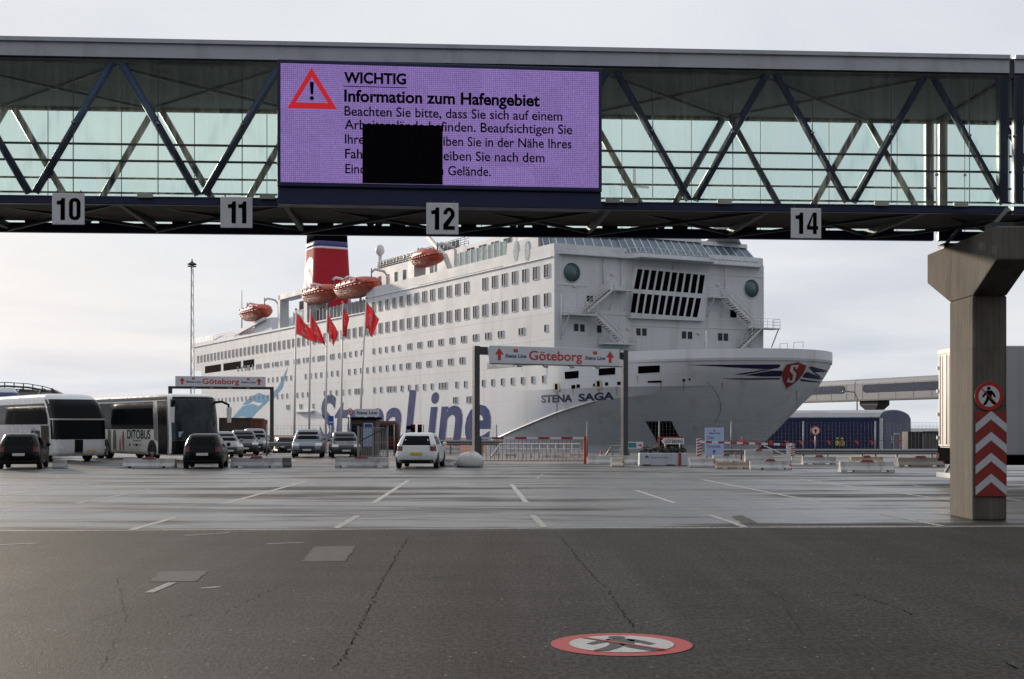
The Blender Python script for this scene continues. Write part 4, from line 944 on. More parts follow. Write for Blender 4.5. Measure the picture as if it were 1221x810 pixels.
lifeboat(510, 308, -13.4, 'smaller orange rescue boat on the raised deck under plate 12', 8.5, 2.9, 2.3, 'rescue_boat', True)
a = side(490, 335); MB().box(a[0]-1.0, a[0]+1.0, -B+.02, -12.5, 21.6, 24.0).build('rescue_boat_cradle', M['white_trim'], ship)
m_ = MB(); a = side(516, 297, -13); b = side(530, 312, -13); m_.bar((a[0]-2, -13, 27.2), (b[0], -13, 23.8), .45); m_.bar((b[0], -13, 24), (b[0], -12, 21.7), .5); m_.build('rescue_crane', M['white_trim'], ship)
# ================================================================== vehicles
def paint(name, c, rough=.22, metal=.0): return mat(name, c, rough, metal, var=.05, scale=2, coat=.25, spec=.35, dirt=(c[0]*.7+.012, c[1]*.7+.011, c[2]*.7+.010), dirt_amt=.25, dirt_scale=2.5, dirt_stretch=(1, 1, 1))
tail_m = mat('tail_lamp_red', (.11, .008, .008), .15, var=.1); head_m = mat('headlamp_glass', (.62, .64, .66), .1, var=.2); yellow_plate = mat('yellow_plate', (.55, .40, .04), .5); white_plate = mat('white_plate', (.6, .6, .6), .5)
car_glass = mat('car_glass', (.006, .007, .008), .06, var=.2, scale=1.2, ior=1.13)
def wheel(t, x, y, r, w_=.19, nm='wheel'):
    s = 1 if y > 0 else -1; m_ = MB(); m_.lathe([(r*.62, -w_/2), (r*.93, -w_/2), (r, -w_/2+.03), (r, w_/2-.03), (r*.93, w_/2), (r*.62, w_/2)], (x, y-s*w_*.4, r), 24, axis='y', cap=False); o = m_.build(nm, M['tyre'], t)
    m_ = MB(); m_.lathe([(.001, w_*.38), (r*.2, w_*.42), (r*.25, w_*.25), (r*.52, w_*.3), (r*.64, w_*.48), (r*.64, 0), (.001, 0)] if s > 0 else [(.001, -w_*.38), (r*.2, -w_*.42), (r*.25, -w_*.25), (r*.52, -w_*.3), (r*.64, -w_*.48), (r*.64, 0), (.001, 0)], (x, y-s*w_*.4, r), 20, axis='y'); m_.build('rim', M['rim'], o)
def car(name, label, loc, heading, L_, W_, H_, col, plate=white_plate, group=None, van=False, cat='car', detail=True):
    """heading: direction of travel, degrees counter-clockwise from +X"""
    t = thing(name, label, cat, (*loc, gz(loc[1])), R(heading), group); h = W_/2; k = H_/1.47
    cowl, roofx = (.30, .16) if van else (.23, .06); rr = .20 if van else .46
    sh = Shell([(.20*k, -L_/2+.20, L_/2-.20, h*.90, .28), (.30*k, -L_/2+.05, L_/2-.05, h*.975, .34), (.48*k, -L_/2, L_/2, h, .36), (.66*k, -L_/2+.01, L_/2-.06, h, .38), (.76*k, -L_/2+.03, L_/2-.22, h*.99, .40), (.84*k, -L_/2+.05, L_/2*(.62), h*.97, .38),
                (.93*k, -L_/2+.07, L_*cowl, h*.945, .30), (1.18*k, -L_/2+.07+rr*.45, L_*(cowl+roofx)/2+.02, h*.845, .28), (1.36*k, -L_/2+.08+rr*.85, L_*roofx, h*.745, .26), (1.43*k, -L_/2+.14+rr, L_*roofx-.12, h*.69, .24), (H_, -L_/2+.42+rr, L_*roofx-.42, h*.50, .2)])
    m_ = MB(); sh.body(m_, [q*k for q in (.20, .25, .30, .39, .48, .57, .66, .71, .76, .80, .84, .885, .93, 1.05, 1.18, 1.27, 1.36, 1.40, 1.43, 1.455)]+[H_], 16); b = m_.build('body', col, t)
    for m_n, f in (('rear_window', lambda q: sh.patch(q, 2.13, 2.87, .955*k, 1.335*k)), ('windscreen', lambda q: sh.patch(q, .08, .92, .955*k, 1.335*k))):
        q = MB(); f(q); q.build(m_n, car_glass, t)
    for s in (1, 3):
        for a, b_ in ((.33, .52), (.535, .74), (.755, .87)):
            if s == 3: a, b_ = 1-b_, 1-a
            q = MB(); sh.patch(q, s+a, s+b_, .965*k, 1.31*k, .006); q.build('side_window', car_glass, t)
    q = MB(); sh.patch(q, .02, .98, .24*k, .40*k, .006); sh.patch(q, .25, .75, .44*k, .60*k, .006); q.build('front_grille', M['plastic_black'], t)
    q = MB(); sh.patch(q, 2.06, 2.94, .21*k, .36*k, .012); q.build('rear_bumper_insert', M['plastic_black'], t)
    for a, b_ in ((1.94, 2.16), (2.84, 3.06)): q = MB(); sh.patch(q, a, b_, .72*k, .96*k, .008); q.build('tail_lamp', tail_m, t)
    for a, b_ in ((-.05, .24), (.76, 1.05)): q = MB(); sh.patch(q, a, b_, .62*k, .75*k, .008); q.build('headlamp', head_m, t)
    MB().box(-L_/2-.018, -L_/2+.02, -.24, .24, .55*k, .66*k).build('number_plate', plate, t); MB().box(L_/2-.03, L_/2+.012, -.24, .24, .36*k, .46*k).build('number_plate', white_plate, t)
    for s in (-1, 1):
        q = MB(); q.lathe([(.02, -.05), (.09, -.03), (.09, .03), (.02, .05)], (L_*cowl*.78, s*(h+.07), .99*k), 10, axis='x'); q.build('wing_mirror', col, t)
        for x in (-L_/2+.62, L_/2-.72): wheel(t, x, s*h*.985, .30*k)
        for x in (-L_/2+.62, L_/2-.72):
            q = MB(); q.prism([(.40*k*math.cos(a), .40*k*math.sin(a)) for a in lin(0, math.pi, 14)], (x, s*(h+.002), .29*k), (1, 0, 0), (0, 0, 1), (0, -s*.06, 0)); q.build('wheel_arch', M['plastic_black'], t)
    q = MB(); q.box(-.03, .05, -L_/2+.16+rr*.8, 0, 0, 0)
    return t, sh, b
black_paint = mat('black_car_paint', (.004, .004, .005), .25, var=.1, ior=1.28); white_paint = paint('white_car_paint', (.66, .67, .68)); silver_paint = paint('silver_car_paint', (.24, .25, .27), .3, .4); grey_paint = paint('grey_car_paint', (.06, .065, .072), .3, .3); lblue_paint = paint('pale_blue_car_paint', (.20, .235, .28), .3, .3)
def G2(px, d): return (PX(px, d), d)
GC = 'cars waiting in the ferry lanes'
def rear_place(px, d, heading, L_): a = R(heading); x, y = G2(px, d); return (x+math.cos(a)*L_/2, y+math.sin(a)*L_/2)
car('hatchback', 'black hatchback seen from behind, parked in front of the striped coach', rear_place(22, 54.6, 104, 3.95), 104, 3.95, 1.70, 1.46, black_paint, group=GC)
car('hatchback', 'small black hatchback seen from behind between the barriers before the coach with mirrors', rear_place(241, 55.4, 97, 3.45), 97, 3.45, 1.60, 1.45, black_paint, group=GC)
car('hatchback', 'white hatchback with a yellow number plate seen from behind beside the covered sack', rear_place(496, 55.6, 87.5, 4.05), 87.5, 4.05, 1.74, 1.49, white_paint, yellow_plate, group=GC)
def front_place(px, d, heading, L_): a = R(heading); x, y = G2(px, d); return (x-math.cos(a)*L_/2, y-math.sin(a)*L_/2)
car('van', 'silver blue passenger van facing the camera behind the first flagpoles', front_place(366, 75.5, -84, 4.2), -84, 4.2, 1.72, 1.60, lblue_paint, group=GC, van=True, cat='van')
car('estate_car', 'dark grey car facing the camera just beside the brown ticket booth', front_place(413, 75.3, -80, 4.3), -80, 4.3, 1.66, 1.46, grey_paint, group=GC)
car('estate_car', 'silver car facing the camera close to the front of the lettered coach', front_place(273.5, 74.5, -68, 4.2), -68, 4.2, 1.70, 1.48, silver_paint, group=GC)
car('van', 'small silver van far back below the rusty container', front_place(306, 88, -76, 4.3), -76, 4.3, 1.66, 1.68, silver_paint, group=GC, van=True, cat='van')
car('estate_car', 'dark car half hidden between the two silver vehicles near the left gate', front_place(292, 82, -76, 4.3), -76, 4.3, 1.7, 1.55, grey_paint, group=GC)
for px, d, c_, l in ((326, 118, silver_paint, 'tiny silver car parked far off beyond the left gate post'), (338, 122, grey_paint, 'tiny grey car parked far off beyond the mesh fence'), (346, 112, black_paint, 'tiny black car parked far off behind the first flagpole')):
    car('parked_car', l, front_place(px, d, -70, 4.2), -70, 4.2, 1.7, 1.45, c_, group='cars parked far behind the fence')

# ---- coaches
coach_white = paint('coach_white', (.60, .61, .63), .25); coach_cream = paint('coach_pale_livery', (.80, .80, .76), .3); coach_black = mat('coach_black', (.006, .006, .007), .2, ior=1.25)
def coach(label, px, d, heading, kind):
    L_, W_, H_ = 12.4, 2.55, 3.42; a = R(heading); x, y = G2(px, d); t = thing('coach', label, 'coach', (x-math.cos(a)*L_/2, y-math.sin(a)*L_/2, 0), a, 'coaches waiting at the barriers'); h = W_/2
    x1 = L_/2
    if kind != 2: lev = [(.30, -x1+.1, x1-.12, h*.98, .35), (.5, -x1, x1-.02, h, .40), (1.15, -x1, x1, h, .40), (2.05, -x1+.02, x1-.16, h, .42), (2.15, -x1+.02, x1-.12, h, .42), (2.85, -x1+.08, x1-.75, h*.99, .5), (3.15, -x1+.12, x1-1.25, h*.96, .55), (3.34, -x1+.2, x1-1.8, h*.90, .6), (H_, -x1+.45, x1-2.4, h*.72, .6)]
    else: lev = [(.30, -x1+.1, x1-.12, h*.98, .35), (.5, -x1, x1-.02, h, .45), (1.2, -x1, x1, h, .48), (2.2, -x1+.03, x1-.10, h, .48), (3.0, -x1+.08, x1-.26, h*.985, .48), (3.25, -x1+.14, x1-.38, h*.955, .48), (3.36, -x1+.25, x1-.6, h*.90, .5), (H_, -x1+.5, x1-1.0, h*.76, .5)]
    sh = Shell(lev, .08); m_ = MB(); sh.body(m_, lin(.3, 3.1, 16)+[3.2, 3.27, 3.33, 3.38, H_], 26); m_.build('body', {1: coach_white, 2: coach_cream, 3: coach_black}[kind], t)
    if kind != 2:
        q = MB(); sh.patch(q, 3.03, 3.895, 1.86, 2.92, .010, 40, 5); q.build('side_window', car_glass, t); q = MB(); sh.patch(q, 1.10, 1.97, 1.86, 2.92, .010, 40, 5); q.build('side_window', car_glass, t)
        q = MB(); sh.patch(q, 3.922, 5.06, 2.16, 3.12, .012, 24, 8); q.build('upper_windscreen', car_glass, t)
        q = MB(); sh.patch(q, 3.93, 5.06, 1.12, 2.07, .012, 24, 6); q.build('windscreen', car_glass, t)
        q = MB(); sh.patch(q, 3.80, 3.905, .36, 1.80, .012, 8, 6); q.build('door', coach_black, t)
        q = MB(); sh.patch(q, 3.66, 3.785, .40, 1.55, .010, 8, 6); q.build('dark_panel', coach_black, t)
        q = MB(); sh.patch(q, 4.34, 4.50, .42, 1.10, .012, 6, 4); q.build('dark_panel', coach_black, t)
        q = MB(); sh.patch(q, 3.915, 5.07, 2.08, 2.145, .02, 24, 1); q.build('brow_trim', M['white_trim'], t)
        m_ = MB(); kind == 1 and put_text(m_, 'US', (x1-4.15, -h-.012, 1.28), (1, 0, 0), (0, 0, 1), .62, bold=.0); m_.build('lettering', M['steel'], t)
    else:
        q = MB(); sh.patch(q, 3.02, 3.80, 1.62, 3.02, .010, 40, 5); q.build('side_window', car_glass, t); q = MB(); sh.patch(q, 1.10, 1.97, 1.72, 3.02, .010, 40, 5); q.build('side_window', car_glass, t)
        q = MB(); sh.patch(q, 3.845, 3.945, .36, 3.06, .012, 8, 8); q.build('door', coach_black, t)
        q = MB(); sh.patch(q, 3.95, 5.05, 1.05, 3.12, .012, 26, 10); q.build('windscreen', mat('coach_windscreen', (.022, .032, .036), .07, var=.8, scale=.9, ior=1.35), t)
        q = MB(); sh.patch(q, 3.95, 5.05, .36, 1.04, .010, 26, 4); q.build('front_panel', coach_black, t)
        q = MB(); sh.patch(q, 3.80, 3.84, 1.1, 3.05, .014, 4, 6, z0b=1.0, z1b=2.5); q.build('pillar_trim', M['rim'], t)
        q = MB(); sh.patch(q, 3.0, 3.79, 3.03, 3.10, .02, 30, 1); q.build('roof_trim', M['rim'], t); q = MB(); sh.patch(q, 2.95, 3.95, 3.105, 3.355, .012, 40, 4); sh.patch(q, 3.95, 5.05, 3.13, 3.30, .012, 20, 2); q.build('dark_roof_edge', coach_black, t)
        m_ = MB(); put_text(m_, 'DITOBUS', (x1-6.15, -h-.012, 1.12), (1, 0, 0), (0, 0, 1), .66, width=3.2, bold=.012)
        m_.build('lettering', M['black'], t); [MB().box(x1-5.3, x1-4.2, -h-.012, -h-.009, z, z+.03).build('text_line', M['black'], t) for z in (1.0, .78)]
        m_ = MB()
        for xx, zz_, s in ((x1-6.75, 1.15, 1.), (x1-7.2, .95, .7)): m_.prism([(-.06*s, -.55*s), (.12*s, -.55*s), (.16*s, .0), (.08*s, .3*s), (-.08*s, .3*s), (-.16*s, .0)], (xx, -h-.012, zz_-.1), (1, 0, 0), (0, 0, 1), (0, .003, 0)); m_.prism(circ(.09*s, 12, 0, .38*s), (xx, -h-.012, zz_-.1), (1, 0, 0), (0, 0, 1), (0, .003, 0))
        m_.build('livery_figures', mat('livery_orange', (.42, .09, .03), .4), t)
        m_ = MB(); m_.prism([(-.2, -.55), (.2, -.55), (.24, .1), (.12, .5), (-.14, .55), (-.24, .1)], (x1-8.0, -h-.012, 1.05), (1, 0, 0), (0, 0, 1), (0, .003, 0)); m_.prism([(-.3, -.7), (.25, -.7), (.2, .4), (-.2, .55)], (x1-8.8, -h-.012, 1.1), (1, 0, 0), (0, 0, 1), (0, .003, 0)); m_.build('livery_trees', mat('livery_green', (.05, .09, .04), .4), t)
        for xx in (x1-4.85, x1-2.85, x1-5.8): MB().box(xx-.07, xx+.07, -h-.012, -h-.004, .72, .86).build('latch', M['black'], t)
        m_ = MB(); put_text(m_, '♿', (x1+.2, -.9, 1.15), (0, 1, 0), (0, 0, 1), .3) if False else m_.box(x1-.02, x1+.03, -1.0, -.62, 1.22, 1.5); m_.build('windscreen_sticker', mat('sticker_blue', (.25, .38, .50), .5), t)
        for s in (-1, 1):
            m_ = MB(); m_.tube([(x1-.45, s*(h-.15), 2.98), (x1+.1, s*(h+.0), 3.02), (x1+.4, s*(h+.22), 2.86), (x1+.42, s*(h+.26), 2.6)], .06, 8); m_.loft([[(x1+.34, s*(h+.14), 2.72), (x1+.50, s*(h+.14), 2.72), (x1+.50, s*(h+.36), 2.72), (x1+.34, s*(h+.36), 2.72)], [(x1+.36, s*(h+.16), 1.95), (x1+.48, s*(h+.16), 1.95), (x1+.48, s*(h+.34), 1.95), (x1+.36, s*(h+.34), 1.95)]], mi=1); m_.build('wing_mirror', [M['black'], M['white_trim']], t)
        for y0 in (-.55, .35): m_ = MB(); m_.bar((x1+.05, y0, 1.15), (x1-.05, y0+.65, 2.0), .03); m_.build('wiper', M['black'], t)
    for s in (-1, 1):
        for x in (x1-2.75, -x1+3.2, -x1+1.9):
            q = MB(); q.prism([(.62*math.cos(a_), .62*math.sin(a_)) for a_ in lin(0, math.pi, 16)], (x, s*(h+.006), .45), (1, 0, 0), (0, 0, 1), (0, -s*.04, 0)); q.build('wheel_arch', M['plastic_black'], t); wheel(t, x, s*(h-.01), .50, .30)
    if kind == 1:
        for u in (4.02, 4.90): q = MB(); sh.patch(q, u, u+.12, .62, .78, .014, 4, 2); q.build('headlamp', head_m, t)
        q = MB(); sh.patch(q, 4.58, 4.75, .50, .60, .02, 4, 1); q.build('number_plate', yellow_plate, t)
    return t
coach('dark coach added out of view for the striped coach windows to reflect', -112, 71.0, -54, 3)  # added outside the view, gives the coach windows something dark to reflect
coach('white coach with a split dark windscreen behind the parked black hatchback', 98.5, 66.6, -54, 1)
coach('pale lettered coach with a dark front and drooping mirrors behind the striped coach', 235.5, 67.6, -53, 2)

# ---- tanker behind the coaches
t = thing('tank_trailer', 'dark ribbed tank trailer with a railing on top behind the coaches', 'tank trailer', (PX(30, 88), 88, gz(88)), 0)
tank_m = mat('tank_brown', (.10, .085, .07), .35, metal=.4, var=.35, scale=.5, stretch=(1.2, .1, .1))
m_ = MB(); m_.lathe([(.3, -4.2), (1.0, -4.1), (1.25, -3.6), (1.3, 0), (1.25, 2.0), (1.0, 2.5), (.3, 2.7)], (0, 0, 2.95), 28, axis='x'); m_.build('tank', tank_m, t)
for x in (-3, -1.6, -.2, 1.2): m_ = MB(); m_.lathe([(1.33, -.06), (1.36, -.03), (1.36, .03), (1.33, .06)], (x, 0, 2.95), 28, axis='x', cap=False); m_.build('tank_band', M['steel'], t)
m_ = MB()
pts = [(-3.6, -.5, 4.62), (-1, -.5, 4.67), (.4, -.5, 4.58), (1.4, -.5, 4.40), (1.9, -.5, 4.25)]
m_.tube(pts, .03, 6); m_.tube([(x, y, z-.24) for x, y, z in pts], .07, 6); m_.tube([(x, y, z-.42) for x, y, z in pts], .04, 6)
for x in lin(-3.6, 1.9, 9): z = interp(x, [(p[0], p[2]) for p in pts]); m_.tube([(x, -.5, z-.45), (x, -.5, z)], .04, 5)
m_.tube([(1.9, -.5, 4.25), (2.9, -.5, 3.4)], .09, 6); m_.build('walkway_rail', M['dark_steel'], t)
MB().box(-4.4, 2.8, -1.1, 1.1, .8, 1.2).build('chassis', M['dark_steel'], t)
for x in (-3.4, -2.2, 1.6):
    for s in (-1, 1): wheel(t, x, s*1.1, .5, .3)
t = thing('truck_cab', 'white truck cab with a blue roof just showing at the edge behind the coach', 'truck', (PX(2, 84), 84, gz(84)), R(-60))
sh = Shell([(.5, -1.2, 1.2, 1.2, .2), (2.6, -1.2, 1.1, 1.22, .25), (3.6, -1.1, .7, 1.1, .35), (4.2, -.7, .1, .8, .4)], .1); m_ = MB(); sh.body(m_, lin(.5, 4.2, 12), 12); m_.build('body', coach_white, t); m_ = MB(); sh.patch(m_, 3.9, 5.1, 3.0, 3.9, .02, 14, 4); m_.build('roof_visor', paint('truck_blue', (.03, .05, .16)), t); m_ = MB(); sh.patch(m_, .05, .95, 1.7, 2.7, .02, 14, 4); m_.build('windscreen', car_glass, t)
for x in (-.7, .7):
    for s in (-1, 1): wheel(t, x, s*1.1, .5, .3)

# ---- box trailer behind the pillar
tx = PX(1118, 40.6); t = thing('box_trailer', 'white box trailer with its sunlit end poking out behind the concrete pillar', 'trailer', (tx, 38.0, 0))
tr_w = mat('trailer_white', (.42, .43, .45), .45, var=.05, scale=.6, dirt=(.30, .29, .27), dirt_amt=.4, dirt_scale=.9, dirt_stretch=(1, 1, .4)); tr_end = mat('trailer_sunlit_cream', (.62, .58, .52), .5, var=.08, dirt=(.3, .22, .16), dirt_amt=.5, dirt_scale=3)  # door end lighter and warmer than the sides, sunlight put into its colour
MB().box(.06, 13.5, 0, 2.55, .92, 4.02).build('box_body', tr_w, t, bevel=.03)
m_ = MB(); m_.box(-.0, .055, .05, 1.24, 1.15, 3.9); m_.box(0, .055, 1.26, 2.5, 1.15, 3.9); m_.box(-.02, .058, 0, 2.55, 3.9, 4.03); m_.build('rear_door', tr_end, t)
m_ = MB()
for y in (.35, .95, 1.6, 2.2): m_.tube([(-.05, y, 1.2), (-.05, y, 3.85)], .022, 6)
for y in (.04, 2.5):
    for z in (1.4, 2.1, 2.8, 3.5): m_.box(-.05, .02, y-.03, y+.06, z-.05, z+.05)
m_.build('lock_rods', M['white_trim'], t)
MB().add([(-.012, .55, 1.3), (-.012, 1.15, 1.3), (-.012, .85, 3.2)], [(0, 1, 2)]).build('door_flap', M['dark_steel'], t)
for k in range(11): MB().box(.3+k*1.2, .33+k*1.2, -.012, .0, 1.0, 3.95).build('side_seam', tr_w, t)
m_ = MB(); m_.box(.02, 13.3, .5, 2.05, .62, .9); m_.box(-.05, .35, .1, 2.45, .70, 1.10); m_.build('chassis', M['black'], t)
m_ = MB(); m_.box(-.06, .1, .0, 2.55, .22, .36); m_.bar((.3, .5, .7), (.05, .5, .36), .08); m_.bar((.3, 2.05, .7), (.05, 2.05, .36), .08); m_.build('underrun_bar', M['white_trim'], t)
for y in (.2, 2.2): MB().box(-.08, -.052, y, y+.3, .78, .92).build('tail_lamp', tail_m, t)
for x in (4.2, 5.5, 6.8, 11.9):
    for y in (.3, 2.25): wheel(t, x, y, .5, .3)
MB().box(3, 11, .02, .06, .45, .88).build('side_skirt', M['black'], t)
for x in (2.05, 6.2): MB().box(x, x+.12, -.03, -.005, .5, .6).build('side_marker', mat('marker_orange', (.5, .18, .03), .4), t)

# ---- far containers and truck on the quay
def container(label, px0, px1, d, z1, m, depth=2.4, name='shipping_container', rz=0):
    z0 = gz(d); t = thing(name, label, 'container', (PX((px0+px1)/2, d), d, z0), rz, 'containers on the quay'); w_ = PX(px1, d)-PX(px0, d); hh = z1-z0
    m_ = MB(); n = max(4, int(w_/.3)); ring = []
    for k in range(n+1): x = -w_/2+w_*k/n; ring.append((x, (.04 if k % 2 else 0)))
    poly = ring+[(w_/2, depth), (-w_/2, depth)]; m_.loft([[(x, y, .15) for x, y in poly], [(x, y, hh) for x, y in poly]]); m_.build('box_body', m, t)
    m_ = MB(); m_.box(-w_/2-.03, w_/2+.03, -.03, .05, .1, .25); m_.box(-w_/2-.03, w_/2+.03, -.03, .05, hh-.1, hh+.02)
    for s in (-1, 1): m_.box(s*w_/2-.06, s*w_/2+.06, -.04, .06, .1, hh)
    m_.build('frame', m, t); return t
br1 = mat('container_brown', (.045, .032, .026), .7, var=.25, scale=1, dirt=(.12, .05, .03), dirt_amt=.5); br2 = mat('container_rust', (.14, .045, .03), .7, var=.3, scale=1); dkg = mat('container_dark', (.03, .032, .036), .7, var=.2); gry = mat('container_grey', (.10, .10, .105), .7, var=.2)
container('long dark brown container behind the front of the lettered coach', 262, 299.5, 110, PZ(498.5, 110), br1, 6); container('short rusty red container beside the left gate post', 301, 312.5, 106, PZ(500.5, 106), br2, 2.4)
container('black container with a step beside the blue shed', 1083, 1100, 150, PZ(515, 150), dkg); container('low grey container right of the black one', 1101.5, 1122, 152, PZ(518, 152), gry); container('dark container on top of the grey one far behind', 1106, 1120, 170, PZ(514.5, 170), mat('container_navy', (.02, .03, .06), .7))
t = thing('red_truck', 'dark red truck standing behind the ticket booth', 'truck', (PX(459.5, 112), 112, gz(112)), R(-88))
sh = Shell([(.5, -2.5, 1.3, 1.1, .15), (1.5, -2.5, 1.3, 1.12, .2), (2.55, -2.45, .9, 1.05, .25), (2.75, -2.2, .6, .9, .3)], .05); m_ = MB(); sh.body(m_, lin(.5, 2.75, 10), 10); m_.build('body', mat('truck_red', (.075, .014, .012), .5, spec=.2), t); m_ = MB(); sh.patch(m_, .08, .92, 1.5, 2.4, .015); m_.build('windscreen', car_glass, t); m_ = MB(); m_.box(-2.6, 1.2, -.9, .9, .35, .55); m_.build('chassis', M['black'], t)
for x in (-1.7, .7):
    for s in (-1, 1): wheel(t, x, s*1.0, .45, .28)
# ================================================================== sign gantries
def stena_logo(mb, o, u, v, w_, mi_t, mi_r, mi_w):
    """small company mark: a red and white flag over the company lettering"""
    o, u, v = Vector(o), Vector(u), Vector(v)
    put_text(mb, 'Stena Line', o-u*(w_/2), u, v, w_*.215, mi_t, width=w_, bold=.03, shear=.15)
    n = u.cross(v)
    for a, b, c in ((-.10, -.005, mi_r), (.005, .10, mi_r)): flat(mb, [(a*w_, .22*w_), (b*w_, .22*w_), (b*w_, .36*w_), (a*w_, .36*w_)], o, u, v, c)
ARROW = [(-.10, 0), (.10, 0), (.10, .42), (.28, .42), (0, .9), (-.28, .42), (-.10, .42)]
def gantry(label, pl, pr, sign_l, sign_r, ztop, zbot, posts, post_w, beam='bottom', grp='road sign gantries'):
    """pl, pr: ground points of the posts; sign from sign_l to sign_r as fractions of that span"""
    a, b = Vector((*pl, 0)), Vector((*pr, 0)); u = (b-a).normalized(); L_ = (b-a).length; t = thing('sign_gantry', label, 'sign gantry', (a.x, a.y, 0), math.atan2(u.y, u.x), grp)
    for x in posts:
        MB().box(x-post_w/2, x+post_w/2, -.1, .16, 0, ztop-.02 if beam == 'side' else zbot-.01).build('post', M['dark_steel'], t, bevel=.01)
    if beam == 'bottom': MB().box(-post_w/2, L_+post_w/2, -.1, .16, zbot-.20, zbot-.012).build('beam', M['dark_steel'], t)
    else:
        MB().box(post_w/2+.002, sign_l*L_+.3, .02, .15, ztop-.42, ztop-.05).build('beam', M['dark_steel'], t); MB().box(sign_r*L_-.3, L_-post_w/2-.002, .02, .15, ztop-.46, ztop-.12).build('beam', M['dark_steel'], t)
    x0, x1 = sign_l*L_, sign_r*L_; w_ = x1-x0; h = ztop-zbot
    MB().box(x0, x1, -.26, -.12, zbot, ztop).build('sign_board', M['sign_white'], t, bevel=.01)
    m_ = MB(); Y = -.266
    put_text(m_, 'Göteborg', (x0+w_*.296, Y, zbot+h*.24), (1, 0, 0), (0, 0, 1), h*.76, 0, width=w_*.408, bold=.02)
    for f in (.075, .925): flat(m_, [(p[0]*h*1.0, p[1]*h*.80) for p in ARROW], (x0+w_*f, Y, zbot+h*.16), (1, 0, 0), (0, 0, 1), 0)
    for f in (.197, .805): stena_logo(m_, (x0+w_*f, Y, zbot+h*.34), (1, 0, 0), (0, 0, 1), w_*.158, 1, 0, 2)
    m_.build('lettering', [M['red'], M['navy'], M['sign_white']], t)
    m_ = MB(); m_.box(x0+.05, x1+.15, -.30, -.262, zbot-.06, zbot-.015)
    for f in (.2, .4, .6, .8): m_.tube([(x0+w_*f, -.2, zbot-.02), (x0+w_*f-.05, -.5, zbot-.12)], .03, 6)
    m_.build('lamp_rail', M['dark_steel'], t)
    for f in (.2, .4, .6, .8): MB().box(x0+w_*f-.15, x0+w_*f+.10, -.62, -.44, zbot-.18, zbot-.09).build('sign_lamp', M['steel'], t)
    return t
dl, dr = 62., 65.6
a = (PX(568, dl), dl); b = (PX(745, dr), dr); L_ = math.dist(a, b)
xs0 = (PX(580.2, 62.25)-a[0])/(b[0]-a[0]); xs1 = (PX(735.5, 65.3)-a[0])/(b[0]-a[0])
g2 = gantry('nearer road gantry with a white destination board between the white bag and the planter', a, b, xs0, xs1, PZ(412.5, 62.3), PZ(433.2, 62.3), (0, L_), .27, 'side')
# the two posts carry bent heads
d1, d2 = 101., 103.
a = (PX(203, d1), d1); b = (PX(324, d2), d2); L_ = math.dist(a, b)
gantry('farther road gantry with a white destination board above the lettered coach', a, b, (PX(208.5, d1)-a[0])/(b[0]-a[0]), (PX(316.8, d2)-a[0])/(b[0]-a[0]), PZ(448.6, d1), PZ(460.4, d1), (0, L_), .30, 'bottom')

# ================================================================== flags, mast, small signs
def cloth(name, c, k=.32):
    m = mat(name, c, .8, var=.1, scale=2); t = m.node_tree; b = t.nodes['Principled BSDF']; o = t.nodes['Material Output']; tl = t.nodes.new('ShaderNodeBsdfTranslucent'); tl.inputs[0].default_value = (*[min(1, v*1.25) for v in c], 1); mx_ = t.nodes.new('ShaderNodeMixShader'); mx_.inputs[0].default_value = k
    t.links.new(b.outputs[0], mx_.inputs[1]); t.links.new(tl.outputs[0], mx_.inputs[2]); t.links.new(mx_.outputs[0], o.inputs[0]); return m
flag_red = cloth('flag_red', (.56, .03, .035)); flag_white = cloth('flag_white', (.80, .80, .82), .6); flag_navy = mat('flag_navy', (.03, .035, .10), .7)
s8 = lambda x, y: (340+x/5.4, 270+y/5.4)
FL = [(((70, 552), (68, 692), (172, 672), (212, 758)), 351.2, 90, 'red company flag on the pole farthest from the booth, drooping steeply'), (((162, 538), (160, 706), (228, 676), (268, 776)), 369, 92, 'red company flag, second pole along, drooping beside the steepest one'), (((270, 548), (268, 668), (342, 688), (312, 768)), 388.6, 94, 'red company flag on the middle pole, half furled'),
      (((372, 505), (370, 700), (414, 592), (392, 722)), 407.5, 96, 'narrow furled red company flag between the middle one and the widest'), (((522, 478), (510, 636), (607, 600), (560, 718)), 434.6, 91, 'widest spread red company flag on the leaning pole beside the booth')]
